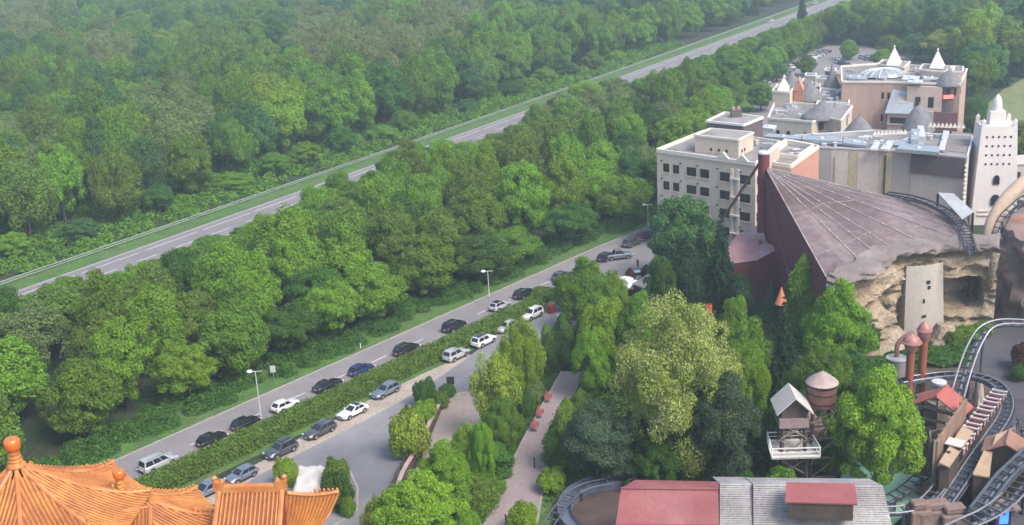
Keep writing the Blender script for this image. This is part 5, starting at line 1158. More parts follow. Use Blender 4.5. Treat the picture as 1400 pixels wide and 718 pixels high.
def prof(s, v):
    o = .2+1.1*bumpf(v, .86, 1.2, .06)*bumpf(s, .16, .97, .06)-.3*v
    o += 1.8*bumpf(s, .22, .42, .06)*bumpf(v, -.1, .55, .25)       # foot of the left pier
    o -= 3.0*bumpf(s, .36, .47, .03)*bumpf(v, .12, .66, .07)       # left niche
    o -= 4.6*bumpf(s, .735, .95, .03)*bumpf(v, .16, .60, .08)      # stair cave
    o += .8*bumpf(s, .62, .72, .03)*bumpf(v, -.1, .75, .2)
    return o
r = thing('rock_facade', 'ochre artificial rock front with overhanging top, white plaster tower and stair cave', 'rock front', (path[4].x, path[4].y, 0))
rockwall(path, prof, lambda s: 12.9-1.0*max(0, .2-s)*5, amp=.85, seed=3).build('rock_face', [OCH, GREYR], r, smooth=70)
PLAST = pm('pale_plaster', (.44, .40, .355), .2, .3, .9, fine=.1, tint=(.35, .31, .27), streak=True); n_ = Vector((.12, -1, 0)).normalized()
wl, wr2 = U(1238, 349, 12), U(1290, 343, 12); wl, wr2 = wl+n_*.2-z_*wl.z, wr2+n_*.2-z_*wr2.z; u_ = (wr2-wl).normalized(); m = MB(); w_ = (wr2-wl).length; nu = 8; vs = []
for j in range(13):
    z = 10.4*j/12
    for i in range(nu+1): x = i/nu; vs.append(wl+u_*w_*(x*(1.06-.10*j/12)-.03+.05*j/12)+n_*(.55*math.sin(math.pi*x)+.9*(1-j/12)+.1)+z_*z)
m.add(vs, [(j*(nu+1)+i, j*(nu+1)+i+1, (j+1)*(nu+1)+i+1, (j+1)*(nu+1)+i) for j in range(12) for i in range(nu)])
for side in (0, nu):
    e = [vs[j*(nu+1)+side] for j in range(13)]; m.add(e+[p-n_*4.5 for p in e], [(j, j+1, j+14, j+13) for j in range(12)])
m.build('plaster_tower', PLAST, r, smooth=40)
for x, z, w, h in ((.55, 7.6, .55, .5), (.57, 6.8, .4, .5), (.44, 4.8, .22, .6), (.45, 2.6, .6, .35)):
    m = MB(); c = wl+u_*w_*x+n_*(.55*math.sin(math.pi*x)+.9*(1-z/10.4)+.12)+z_*z; m.obox(c-u_*w/2, u_*w, n_*.10, z_*h); m.build('window', GLASS, r)
# stairs in the cave
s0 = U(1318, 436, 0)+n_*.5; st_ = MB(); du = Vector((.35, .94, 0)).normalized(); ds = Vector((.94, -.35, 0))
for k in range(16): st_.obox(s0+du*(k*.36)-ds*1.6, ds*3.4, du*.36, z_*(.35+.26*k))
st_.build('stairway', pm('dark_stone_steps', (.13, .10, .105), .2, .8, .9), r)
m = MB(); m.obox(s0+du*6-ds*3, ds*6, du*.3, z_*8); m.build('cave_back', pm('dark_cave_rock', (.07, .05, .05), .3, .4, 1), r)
tag(MB().tube([U(1346, 441, 0)+z_*.4, U(1340, 420, 1.5)+z_, U(1352, 392, 6), U(1358, 360, 10.8), U(1362, 346, 12.2)], [.9, .75, .6, .55, .6], 8).build('rock_pillar', OCH, None, loc=path[-1], smooth=60), 'slender tan rock pillar right of the stair cave', 'rock pillar')
# right brown rock mass
def crag(name, label, c, R0, R1, h, mat, seed, sx=1.0, sy=1.0, cat='rock'):
    m = MB(); nu, nv = 44, 30; vs = []
    for j in range(nv):
        v = j/(nv-1)
        for i in range(nu):
            a = 2*math.pi*i/nu; rad = R0+(R1-R0)*v**.8; q = Vector((math.cos(a)*1.6, math.sin(a)*1.6, v*h*.22+seed)); rad *= 1+.32*mnoise.fractal(q, 1, 2, 4)+.10*mnoise.noise(Vector((math.cos(a)*5, math.sin(a)*5, v*h*.8)))
            vs.append(Vector((c.x+rad*math.cos(a)*sx, c.y+rad*math.sin(a)*sy, h*v*(1+.10*mnoise.noise(q*1.7)))))
    m.add(vs, [(j*nu+i, j*nu+(i+1) % nu, (j+1)*nu+(i+1) % nu, (j+1)*nu+i) for j in range(nv-1) for i in range(nu)]+[tuple(range((nv-1)*nu, nv*nu))]); return tag(m.build(name, mat, None, loc=(c.x, c.y, 0), smooth=55), label, cat)
crag('rock_mass', 'tall brown rock mass at the right edge beside the track arch', U(1412, 432, 0), 6.6, 4.4, 13.5, BROWNR, 4.2)
crag('rock_ledge', 'low tan rock ledge over the dark water by the right rock', U(1375, 425, 0), 2.6, 1.4, 3.0, OCH, 9.1, 2.0, .8)
crag('boulder', 'tan boulders at the foot of the plaster tower', U(1212, 476, 0), 2.8, 1.0, 3.2, OCH, 2.2, 1.6, .9)
crag('boulder', 'rounded tan boulder right of the copper silos', U(1290, 470, 0), 2.3, .9, 3.0, OCH, 7.7, 1.3, .9)
tag(MB().tube(cr([U(1352, 330, 11), U(1357, 306, 13), U(1369, 282, 15.2), U(1386, 262, 17), U(1412, 241, 18.5), U(1450, 222, 19)], 5), [1.1]*26, 10).build('rock_arch', pm('tan_arch', (.46, .345, .25), .2, .3, .9), None, loc=U(1357, 306, 0), smooth=60), 'tan curved arch beam sweeping up at the right edge', 'arch')
r = thing('canopy', 'grey slanting canopy roof on dark posts behind the hall', 'canopy', (U(1305, 290, 0).x, U(1305, 290, 0).y, 0)); q = quad_px(((1282, 270), (1303, 271), (1331, 289), (1315, 299)), 14.5); q[0].z += .8; q[1].z += .8; m = MB(); m.add([*q, *[p-z_*.2 for p in q]], [(0, 1, 2, 3), (7, 6, 5, 4), (0, 4, 5, 1), (1, 5, 6, 2), (2, 6, 7, 3), (3, 7, 4, 0)]); m.build('roof', pm('grey_sheet', (.36, .37, .37), .15, .3, .6), r)
for p in q: m = MB(); m.box((p.x*.97+q[0].x*.03, p.y, 0), (.3, .3, p.z-.2)); m.build('post', DARKMETAL, r)
r = thing('rock_terrace', 'pale wrinkled rock terrace beneath the right arch', 'terrace', (U(1390, 310, 10).x, U(1390, 310, 10).y, 0)); tq = quad_px(((1362, 338), (1372, 300), (1420, 285), (1440, 330), (1400, 345)), 11.0); m = MB(); m.prism(tq, 0, [10.8, 11.6, 12.4, 11.6, 10.8]); m.build('rock', GREYR, r); m = MB(); c = U(1388, 300, 13); m.box((c.x, c.y, 11.5), (5.5, 2.5, 2.0)); m.build('parapet', pm('salmon_stone', (.36, .2, .15), .2, .5, .9), r)

# ================================================================== coaster tracks
TRK = pm('slate_blue_steel', (.11, .125, .16), .2, .5, .5, metal=.3); RAILP = pm('pale_rail_steel', (.33, .33, .35), .15, .8, .4, metal=.5); TIEP = pm('pale_tie', (.30, .28, .27), .2, 1, .8); DKTIE = pm('dark_tie', (.07, .075, .09), .2, 1, .7)
def track(label, pts, gauge=1.3, tie=TIEP, rail=RAILP, step=1.1, spine=True, supports=True, rr=.09, tw=None, trough=None, group='coaster tracks'):
    P = resample(cr(pts, 10), max(8, int(sum((a-b).length for a, b in zip(pts, pts[1:]))/.55))); r = thing('coaster_track', label, 'coaster track', (P[0].x, P[0].y, 0), group)
    N_ = []
    for i in range(len(P)):
        d = (P[min(i+1, len(P)-1)]-P[max(i-1, 0)]).normalized(); n = Vector((d.y, -d.x, 0)).normalized(); N_.append(n)
    for s in (-.5, .5): m = MB(); m.tube([p+n*gauge*s for p, n in zip(P, N_)], rr, 6); m.build('rail', rail, r, smooth=50)
    if spine: m = MB(); m.tube([p-z_*.55 for p in P], .24, 8); m.build('spine', TRK, r, smooth=50)
    if trough: m = MB(); w = trough; m.add([p+n*w*s-z_*h for p, n in zip(P, N_) for s, h in ((-.5, .1), (-.5, .5), (.5, .5), (.5, .1))], [(i*4+j, i*4+4+j, i*4+5+j, i*4+1+j) for i in range(len(P)-1) for j in range(3)]); m.build('trough', TRK, r, fix=False)
    k = max(1, int(step/.55)); nt_ = 0
    for i in range(0, len(P), k):
        if nt_ >= 95: break
        m = MB(); p, n = P[i], N_[i]; w = tw or gauge*1.25; m.bar(p-n*w/2-z_*.12, p+n*w/2-z_*.12, .18, .14); m.build('tie', tie, r); nt_ += 1
    if supports:
        for i in range(4, len(P), 11):
            if P[i].z > 1.6: m = MB(); m.tube([Vector((P[i].x, P[i].y, 0)), P[i]-z_*.6], .18, 7); m.build('support_post', TRK, r)
    return P, N_
track('pale steep coaster track dropping behind the red gable hut', [U(1440, 443, 11), U(1400, 440, 11), U(1368, 440, 11), U(1347, 449, 10.4), U(1332, 472, 9), U(1320, 503, 7.2), U(1311, 534, 5.4), U(1303, 562, 4.2)], 1.5, rr=.11, spine=True, rail=pm('mid_grey_rail', (.27, .27, .29), .15, .8, .45, metal=.4), tie=DKTIE)
T2P, T2N = track('long curving coaster track round the mine train platform', [U(1232, 520, 4), U(1262, 515, 4.2), U(1300, 511, 4.5), U(1335, 513, 4.8), U(1362, 524, 5), U(1376, 543, 5), U(1374, 566, 4.8), U(1354, 597, 4.5), U(1330, 631, 4), U(1310, 662, 3.2), U(1290, 690, 2.4)], 1.3, tie=DKTIE, trough=1.7)
track('low coaster track curving past the dark round pit', [U(743, 726, 1), U(757, 706, 1.2), U(768, 691, 1.4), U(785, 673, 1.6), U(806, 663, 1.8), U(838, 657, 2)], 1.3, tie=DKTIE, rail=TRK, spine=False)
track('dark blue ladder track climbing from the gate to the right edge', [U(1335, 698, 3), U(1347, 683, 3.6), U(1371, 652, 5), U(1398, 626, 6.4), U(1425, 602, 7.6)], 1.5, tie=DKTIE, rail=TRK, rr=.16, trough=1.9)
track('pale railed track below the ladder track at the lower right', [U(1280, 735, 3), U(1322, 715, 3.2), U(1352, 701, 3.6), U(1378, 682, 4), U(1400, 656, 4.4), U(1428, 628, 5)], 1.9, tie=DKTIE, rr=.11)
track('pale railed track sweeping over the green pond', [U(1205, 697, 2.4), U(1232, 696, 2.4), U(1254, 691, 2.5), U(1271, 680, 2.7), U(1284, 665, 3.0), U(1294, 648, 3.4)], 1.3, tie=DKTIE)
track('dark lattice track behind the lime tree by the pond', [U(1200, 690, 1.8), U(1222, 679, 2), U(1244, 665, 2.2), U(1262, 648, 2.4)], 1.5, tie=DKTIE, rail=DARKMETAL)
track('dark blue track running down beside the grey canopy', [U(1212, 264, 15.5), U(1240, 268, 15.4), U(1268, 276, 15), U(1296, 290, 14.4), U(1314, 306, 14), U(1323, 326, 13.4), U(1326, 345, 13)], 1.5, tie=DKTIE, rail=DARKMETAL, rr=.13, supports=False)
track('dark track following the tan arch at the right edge', [U(1362, 335, 11.8), U(1366, 312, 13.6), U(1378, 290, 15.4), U(1396, 274, 17), U(1425, 258, 18)], 1.5, tie=DKTIE, rail=DARKMETAL, supports=False)
# round pit with its blue-grey trough
pc = U(838, 706, 0); MUD = pm('brown_pit_soil', (.085, .055, .05), .3, .3, 1, bump=.4); m = MB(); k = 40
m.add([(pc.x+5.6*math.cos(6.283*j/k), pc.y+6.6*math.sin(6.283*j/k), .03) for j in range(k)], [tuple(range(k))]); struct('pit_soil', m, MUD)
m = MB(); arc = [Vector((pc.x+5.3*math.cos(a), pc.y+6.3*math.sin(a), 1.1)) for a in np.linspace(1.2, 4.3, 40)]; N_ = nrm(arc)
m.add([p+n*x+z_*h for p, n in zip(arc, N_) for x, h in ((-.75, .25), (-.6, -.3), (.6, -.3), (.75, .25), (.75, -1.0), (-.75, -1.0))], [(i*6+j, i*6+6+j, i*6+6+(j+1) % 6, i*6+(j+1) % 6) for i in range(39) for j in range(6)])
tag(m.build('water_trough', pm('slate_trough', (.12, .14, .19), .15, .4, .4), None, loc=pc, smooth=40), 'curved slate blue trough around the brown pit', 'trough')

# mine train: the run of pale seat frames beside the platform
tp = [U(1296, 640, 4.2), U(1310, 620, 4.5), U(1330, 592, 4.8), U(1350, 566, 5), U(1366, 545, 5), U(1371, 538, 5)]; TP = resample(cr(tp, 8), 200); r = thing('mine_train', 'mine train with pale seat frames standing at the platform', 'train', (TP[0].x, TP[0].y, 0)); MARO = pm('maroon_train_paint', (.12, .03, .035), .2, 1, .5); SEATP = pm('pale_seat_frame', (.56, .50, .48), .1, 2, .6)
for c in range(7):
    i0 = 22+c*24; seg = TP[i0:i0+22]; d = (seg[-1]-seg[0]).normalized(); n = Vector((d.y, -d.x, 0)).normalized(); ln_ = (seg[-1]-seg[0]).length; o = seg[0]; m = MB()
    m.obox(o-n*.75+z_*.1, d*ln_, n*1.5, z_*.35); m.obox(o-n*.75+z_*.45, d*ln_, n*.12, z_*.45); m.obox(o+n*.63+z_*.45, d*ln_, n*.12, z_*.45); co = m.build('coach', MARO, r)
    for k in range(2):
        b = o+d*(ln_*(.12+.5*k)); m = MB(); m.obox(b-n*.85+z_*1.0, d*.2, n*1.7, z_*.16); m.obox(b-n*.85+z_*.45, d*.2, n*.16, z_*.55); m.obox(b+n*.69+z_*.45, d*.2, n*.16, z_*.55); m.obox(b-n*.85+z_*1.0, d*.5, n*.16, z_*.14); m.obox(b+n*.69+z_*1.0, d*.5, n*.16, z_*.14); m.build('seat_frame', SEATP, co)
d = (TP[20]-TP[0]).normalized(); n = Vector((d.y, -d.x, 0)).normalized(); o = TP[2]; m = MB(); m.tube([o-d*.8+z_*1.0, o+d*1.2+z_*1.0], .5, 12); m.obox(o+d*1.2-n*.7+z_*.3, d*.9, n*1.4, z_*1.5); m.obox(o-d*1.0-n*.7+z_*.1, d*3, n*1.4, z_*.35); lo = m.build('locomotive', DARKMETAL, r, smooth=40); m = MB(); m.obox(o+d*1.0-n*.9+z_*1.95, d*1.5, n*1.8, z_*.12); m.build('cab_roof', SEATP, lo); m = MB(); m.lathe(o-d*.4+z_*1.45, [(.14, 0), (.14, .4), (.24, .6)], 10); m.build('funnel', DARKMETAL, lo); m = MB(); m.lathe(o-d*.9+z_*1.35, [(.12, 0), (.14, .12), (.02, .22)], 8); m.build('lamp', WHITE, lo)
m = MB(); m.obox(TP[0]-n*1.4-z_*4.2, d*16, n*.3, z_*3.6); tag(m.build('platform_edge', TRK, None, loc=TP[0]), 'slate blue edge beam along the mine train', 'beam')

# ================================================================== park buildings
TAN = pm('tan_plank_roof', (.36, .255, .17), .2, .6, .9, streak=False); BRN = pm('reddish_brown_roof', (.30, .16, .115), .22, .6, .85); REDR = pm('red_sheet_roof', (.36, .095, .075), .15, .5, .6, fine=.06); REDD = pm('dusty_red_roof', (.25, .07, .072), .2, .35, .7, fine=.1, tint=(.285, .105, .105)); CORR = pm('weathered_corrugated', (.30, .28, .275), .3, .35, .7, fine=.2, tint=(.40, .38, .375)); PALER = pm('pale_sheet_roof', (.48, .455, .43), .15, .6, .7)
def slab(pts, t=.18, m=None): m = m or MB(); k = len(pts); m.add([*pts, *[p-z_*t for p in pts]], [tuple(range(k)), tuple(range(k, 2*k))[::-1]]+[(i, i+k, (i+1) % k+k, (i+1) % k) for i in range(k)]); return m
def gable(name, label, R0, R1, half, drop, roofm, wallm, z0=0, over=.5, cat='hut', wall=True, posts=False):
    r = thing(name, label, cat, (R0.x, R0.y, 0)); d = (R1-R0).normalized(); n = Vector((d.y, -d.x, 0)).normalized()
    for s in (1, -1): slab([R0-d*over, R1+d*over, R1+d*over+n*s*half-z_*drop, R0-d*over+n*s*half-z_*drop]).build('roof', roofm, r)
    m = MB(); m.tube([R0-d*over+z_*.06, R1+d*over+z_*.06], .12, 6); m.build('ridge', roofm, r)
    w = half*.86; ez = R0.z-drop*.86-.2; pts = [R0+n*w, R1+n*w, R1-n*w, R0-n*w]
    if wall:
        m = MB(); m.prism(pts, z0, ez); 
        for e in (R0, R1): m.add([Vector(((e+n*w).x, (e+n*w).y, ez)), Vector(((e-n*w).x, (e-n*w).y, ez)), e-z_*.22], [(0, 1, 2)])
        m.build('wall', wallm, r)
    if posts:
        for p in pts: m = MB(); m.box((p.x, p.y, 0), (.22, .22, ez)); m.build('post', WOODD, r)
        for e in (R0, R1): m = MB(); a, b = e+n*w, e-n*w; m.bar(Vector((a.x, a.y, ez)), Vector((b.x, b.y, ez)), .18); m.bar(e-z_*.3, Vector((e.x, e.y, ez)), .16); m.build('truss', WOODM, r)
        for z in (1.5, 2.8, 4.0):
            if z < ez: m = MB(); [m.bar(Vector((a.x, a.y, z)), Vector((b.x, b.y, z)), .12, .2) for a, b in zip(pts, pts[1:]+pts[:1])]; m.build('plank_rail', WOODM, r)
    return r
gable('gable_hut', 'red roofed open timber hut below the copper silos', U(1282, 540, 7.4), U(1294, 529, 7.4), 3.1, 1.9, REDR, WOODM, posts=True, wall=False)
m = MB(); b = U(1283, 575, 0); m.box(b, (4.4, 4.0, 3.2), .4); tag(m.build('timber_crib', WOODM, None, loc=b), 'weathered timber crib under the red roofed hut', 'crib')
gable('gable_shed', 'brown gabled shed at the lower right beside the ladder track', U(1376, 604, 6.6), U(1380, 590, 6.6), 2.4, 1.3, BRN, WOODD)
def shed(name, label, q, zs, roofm, wallm, cat='shed'):
    P = [U(x, y, z) for (x, y), z in zip(q, zs)]; r = thing(name, label, cat, (P[0].x, P[0].y, 0)); slab(P).build('roof', roofm, r); c = sum(P, Vector())/len(P); I = [c+(p-c)*.93 for p in P]; m = MB(); m.prism(I, 0, [p.z-.2 for p in I]); m.build('wall', wallm, r); return r
shed('station_roof', 'long tan plank roof left of the mine train', ((1284, 632), (1298, 638), (1331, 590), (1316, 582)), (6.2, 5.8, 5.8, 6.2), TAN, WOODD, 'station')
r = thing('timber_wall', 'tall brown timber wall behind the tan station roof', 'wall', U(1300, 600)); a, b = U(1279, 628, 5.5), U(1319, 568, 5.5); m = MB(); m.bar(Vector((a.x, a.y, 3.8)), Vector((b.x, b.y, 3.8)), .3, 7.6); m.build('boards', pm('brown_boards', (.25, .16, .115), .25, .8, .9, streak=True), r); m = MB(); 
for k in range(9): p = lerp(a, b, k/8); m.box((p.x-.3, p.y-.2, 0), (.2, .2, 7.9))
o = m.build('battens', WOODM, r); 
shed('lean_to', 'tan lean-to roof between the mine train and the brown shed', ((1330, 648), (1353, 652), (1357, 617), (1345, 616)), (4.6, 4.4, 5.2, 5.4), TAN, WOODD, 'shed')
shed('lean_to', 'upper tan roof behind the brown gabled shed', ((1357, 608), (1362, 594), (1386, 584), (1376, 592)), (6.0, 6.4, 6.6, 6.4), TAN, WOODD, 'shed')
shed('lean_to', 'small pale flat roof beside the copper silo feet', ((1236, 560), (1254, 562), (1257, 553), (1240, 551)), (4.6, 4.6, 4.6, 4.6), PALER, WOODD, 'shed')
shed('track_house', 'small tan hood over the front of the mine train platform', ((1281, 636), (1296, 640), (1297, 624), (1289, 620)), (5.2, 5.2, 5.5, 5.5), TAN, WOODD, 'hood')
r = thing('timber_portal', 'weathered timber frame standing left of the mine train', 'frame', U(1275, 660)); q = [U(1269, 664), U(1284, 662), U(1281, 646), U(1268, 648)]
for p in q: m = MB(); m.box(p, (.2, .2, 5.4)); m.build('post', WOODM, r)
m = MB(); [m.bar(a+z_*5.3, b+z_*5.3, .18) for a, b in zip(q, q[1:]+q[:1])]; m.build('top_beam', WOODM, r)
crag('pond_rock', 'ochre rock at the pond under the timber frame', U(1272, 674), 1.5, .7, 1.6, OCH, 5.5, 1.2, .8); crag('pale_rock', 'pale jagged rock sculpture inside the track curve', U(1337, 553), 1.1, .35, 4.2, pm('pale_stone', (.46, .38, .33), .3, 1, .9), 6.1, .8, .8)
for i, (x, y, w) in enumerate(((1254, 716, 1.5), (1276, 714, 2.6), (1302, 717, 2.0))): 
    b = U(x, y+6, 0); m = MB(); m.box(b, (w*1.5, 1.8, 2.4-.2*i), .1); m.box(b+z_*(2.4-.2*i), (w*1.1, 1.3, .8), .1); tag(m.build('stone_pier', BROWNR, None, loc=b, bevel=.15), ['narrow brown stone pier at the corrugated roof corner', 'broad brown stone pier in the middle of the gate', 'brown stone pier at the foot of the pale railed track'][i], 'stone pier', 'stone piers of the gate')
# information booth with a blue screen
b = U(1366, 726, 0); r = thing('information_booth', 'dark booth with a lit blue screen at the lower right corner', 'booth', b); m = MB(); m.box(b, (1.7, 1.2, 3.0)); m.build('cabinet', DARKMETAL, r); m = MB(); m.obox(b+Vector((-.55, -.68, 1.2)), (1.1, 0, 0), (0, .06, 0), (0, 0, 1.5)); m.build('screen', emit('blue_screen', (.05, .17, .85), 1.2), r); slab([b+Vector((x, y, 3.2)) for x, y in ((-1.6, -1.3), (1.5, -1.3), (1.5, 1), (-1.6, 1))]).build('roof', WOODM, r)

# long shed in the foreground
def ribbed(pts, n, t=.11, m=None):
    """horizontal boards stepping down from ridge a-b to eave d-c"""
    a, b, c, d = pts; m = m or MB(); nn = (b-a).cross(d-a).normalized(); nn = nn if nn.z > 0 else -nn
    for i in range(n):
        p, q, s, e = lerp(a, d, i/n), lerp(b, c, i/n), lerp(b, c, (i+1)/n), lerp(a, d, (i+1)/n); o = nn*t
        m.add([p, q, s+o, e+o, e], [(0, 1, 2, 3)]); m.add([e+o, s+o, s, e], [(0, 1, 2, 3)])
    return m
zr = 8.4; a, b, c, d_ = U(849, 668, zr), U(982, 669.5, zr), U(983, 717, 5.6), U(842, 717, 5.6); r = thing('long_shed', 'long low shed with a dusty red roof next to the round pit', 'shed', (a.x, a.y, 0))
m = MB(); m = slab([a, b, c, d_], .2); m.build('roof', REDD, r); e, f = U(868, 656, 7.7), U(983, 658.5, 7.7); slab([e, f, b-z_*.0, a], .2).build('roof', REDD, r); m = MB(); c_ = (a+b+c+d_)/4; m.prism([a+(c_-a)*.06+Vector((0, 1.5, 0)), b+(c_-b)*.06+Vector((0, 1.5, 0)), c+(c_-c)*.06, d_+(c_-d_)*.06], 0, 5.3); m.build('wall', WOODD, r)
m = MB(); m.bar(a+z_*.06, b+z_*.06, .25, .1); m.build('ridge', REDD, r)
a, b, c, d_ = U(984, 661, 8.0), U(1029, 661.5, 8.0), U(1029, 728, 5.0), U(984, 728, 5.0); r = thing('corrugated_shed', 'long shed with weathered grey boarded roof, left step', 'shed', (a.x, a.y, 0)); ribbed([a, b, c, d_], 22).build('roof', CORR, r, fix=False); m = MB(); m.prism([a+Vector((0, 3, 0)), b+Vector((0, 3, 0)), c, d_], 0, 4.8); m.build('wall', WOODD, r); slab([a, b, b+Vector((0, 4, -1.4)), a+Vector((0, 4, -1.4))], .1).build('roof', CORR, r)
a, b, c, d_ = U(1030, 662, 8.3), U(1207, 664, 8.3), U(1222, 732, 5.0), U(1030, 730, 5.0); r = thing('corrugated_shed', 'long shed with weathered grey boarded roof carrying the red dormer', 'shed', (a.x, a.y, 0)); ribbed([a, b, c, d_], 22).build('roof', CORR, r, fix=False); m = MB(); m.prism([a+Vector((.1, 3, 0)), b+Vector((-.1, 3, 0)), c-Vector((.2, 0, 0)), d_+Vector((.1, 0, 0))], 0, 4.8); m.build('wall', WOODD, r); slab([a, b, b+Vector((0, 4, -1.4)), a+Vector((0, 4, -1.4))], .1).build('roof', CORR, r)
a, b, c, d_ = U(1075, 659, 9.4), U(1169, 661, 9.4), U(1172, 689, 8.7), U(1073, 686, 8.7); m = slab([a, b, c, d_], .15); m.build('dormer_roof', REDD, r); m = MB(); c0 = (a+b+c+d_)/4; I = [c0+(p-c0)*.9 for p in (a, b, c, d_)]; m.prism(I, 6.8, [p.z-.17 for p in I]); m.build('dormer_wall', WOODD, r)

# wooden lookout tower with a white gabled roof
b = U(1080, 664, 0); r = thing('lookout_tower', 'wooden lookout tower with white gabled roof and white railed deck', 'tower', b); hw = 1.6; rz = -.05; X = Vector((math.cos(rz), math.sin(rz), 0)); Y = Vector((-X.y, X.x, 0))
for s in (1, -1): slab([b+z_*11.7-Y*2.1, b+z_*11.7+Y*2.1, b+X*s*2.0+Y*2.1+z_*9.8, b+X*s*2.0-Y*2.1+z_*9.8], .14).build('roof', PALER, r)
m = MB(); m.prism([b+X*x+Y*y for x, y in ((-hw, -hw), (hw, -hw), (hw, hw), (-hw, hw))], 7.9, 9.0); m.build('cabin_parapet', pm('mauve_boards', (.26, .19, .18), .2, .8, .9), r); m = MB(); m.prism([b+X*x+Y*y for x, y in ((-hw*.85, -hw*.85), (hw*.85, -hw*.85), (hw*.85, hw*.85), (-hw*.85, hw*.85))], 8.0, 9.9); m.add([b-X*1.5-Y*1.4+z_*9.9, b+X*1.5-Y*1.4+z_*9.9, b-Y*1.4+z_*11.4], [(0, 1, 2)]); m.build('cabin', WOODD, r)
for sx_ in (1, -1):
    for sy in (1, -1): m = MB(); m.bar(b+X*sx_*1.5+Y*sy*1.5, b+X*sx_*1.15+Y*sy*1.2+z_*8.2, .34); m.build('leg', WOODD, r)
for z in (2.2, 4.6, 6.6):
    for s in (1, -1): m = MB(); m.bar(b-X*1.4+Y*s*1.4+z_*z, b+X*1.4+Y*s*1.4+z_*(z+1.8), .16); m.bar(b+X*1.4+Y*s*1.4+z_*z, b-X*1.4+Y*s*1.4+z_*(z+1.8), .16); m.build('brace', WOODM, r)
dk = b-Y*.8; m = MB(); m.prism([dk+X*x+Y*y for x, y in ((-2.6, -2.0), (2.6, -2.0), (2.4, 2.0), (-2.4, 2.0))], 4.8, 5.0); m.build('deck', PALER, r)
cs = [dk+X*x+Y*y for x, y in ((-2.6, -2.0), (2.6, -2.0), (2.4, 2.0), (-2.4, 2.0))]
for p, q in zip(cs, cs[1:]+cs[:1]): m = MB(); m.bar(p+z_*6.1, q+z_*6.1, .10); m.bar(p+z_*5.6, q+z_*5.6, .07); m.bar(p+z_*5.1, q+z_*5.1, .14, .2); m.build('railing', WHITE, r)
for p in cs: m = MB(); m.box(p+z_*5, (.12, .12, 1.2)); m.build('railing_post', WHITE, r)
# water tank
TANKB = pm('brown_tank_wood', (.15, .075, .055), .25, .7, .85, streak=True); b = U(1120, 652, 0); r = thing('water_tank', 'brown round water tank with a pale cone roof on a trestle', 'water tank', b); m = MB(); m.lathe(b+z_*9.0, [(1.5, 0), (1.62, .1), (1.58, 2.8)], 22); m.build('tank', TANKB, r, smooth=40); m = MB(); m.lathe(b+z_*11.75, [(1.8, 0), (1.76, .1), (.9, .8), (.05, 1.35)], 22); m.build('roof', pm('dusty_pale_roof', (.42, .34, .32), .3, .8, .75, tint=(.34, .22, .20)), r, smooth=30)
for z in (9.5, 10.6, 11.4): m = MB(); m.lathe(b+z_*z, [(1.65, 0), (1.65, .1)], 22); m.build('hoop', DARKMETAL, r, fix=False)
for sx_ in (1, -1):
    for sy in (1, -1): m = MB(); m.bar(b+Vector((sx_*1.5, sy*1.5, 0)), b+Vector((sx_*1.3, sy*1.3, 9)), .3); m.build('leg', WOODD, r)
for z in (.8, 3.2, 5.6, 7.6):
    for s in (1, -1): m = MB(); m.bar(b+Vector((-1.5, s*1.5, z)), b+Vector((1.5, s*1.5, z)), .18); m.bar(b+Vector((s*1.5, -1.5, z)), b+Vector((s*1.5, 1.5, z)), .18); m.bar(b+Vector((-1.4, s*1.45, z)), b+Vector((1.4, s*1.45, min(8.9, z+2.2))), .14); m.build('brace', WOODM, r)
crag('boulder', 'pale brown rocks between the water tank and lime tree', U(1100, 625), 2.4, 1.2, 5.2, BROWNR, 8.8, 1.5, .9)
# copper silos
COP = pm('rusty_copper', (.33, .085, .05), .3, .7, .6, metal=.2, tint=(.40, .15, .09), streak=True); COPD = pm('dusty_copper_cap', (.36, .17, .15), .2, .8, .55, metal=.2)
def silo(bx, by, ty, label, cap=1.25, off_=0.0):
    b = U(bx, by, 0); h = zat(b, ty); r = thing('copper_silo', label, 'silo', b, 'copper silo pipes'); m = MB(); m.tube([b, b+z_*(h-2.2)], .5, 14); m.build('pipe', COP, r, smooth=40); m = MB(); m.lathe(b+z_*(h-3.0), [(.55, 0), (.8, .5), (.85, 1.2), (.7, 1.25)], 16); m.build('collar', COPD, r, smooth=40); m = MB(); m.lathe(b+z_*(h-1.8), [(cap*1.05, 0), (cap*1.03, .16), (cap*.88, .2), (cap*.78, .6), (cap*.5, .95), (cap*.15, 1.1), (.06, 1.3)], 18); m.build('cap', COPD, r, smooth=50)
silo(1241, 560, 450, 'front copper silo with the wider domed cap'); silo(1258, 552, 434, 'rear copper silo with the small round cap', .95)
b = U(1223, 545, 0); h = zat(b, 490); r = thing('grey_tank', 'grey cylinder tank with pale lid left of the copper silos', 'tank', b); m = MB(); m.lathe(b, [(1.25, 0), (1.25, h)], 18); m.build('tank', pm('grey_tank_paint', (.25, .23, .23), .2, .6, .7, streak=True), r, smooth=40); m = MB(); m.lathe(b+z_*h, [(1.35, 0), (1.35, .12), (.1, .25)], 18); m.build('lid', PALER, r); m = MB(); q = b+z_*(h+.2); m.tube(cr([q, q+z_*1.6, q+z_*2.6+Vector((.8, .1, 0)), q+z_*3.2+Vector((2.0, .2, 0))], 5), .3, 8); m.build('elbow_pipe', COPD, r, smooth=50)
b = U(1284, 524, 5.6); m = MB(); m.lathe(b, [(.9, 0), (.9, .25), (.1, .3)], 14); m.tube([(b.x, b.y, 0), b], .5, 8); tag(m.build('vent_cap', PALER, None, loc=(b.x, b.y, 0)), 'small pale round vent cap behind the red gable hut', 'vent')
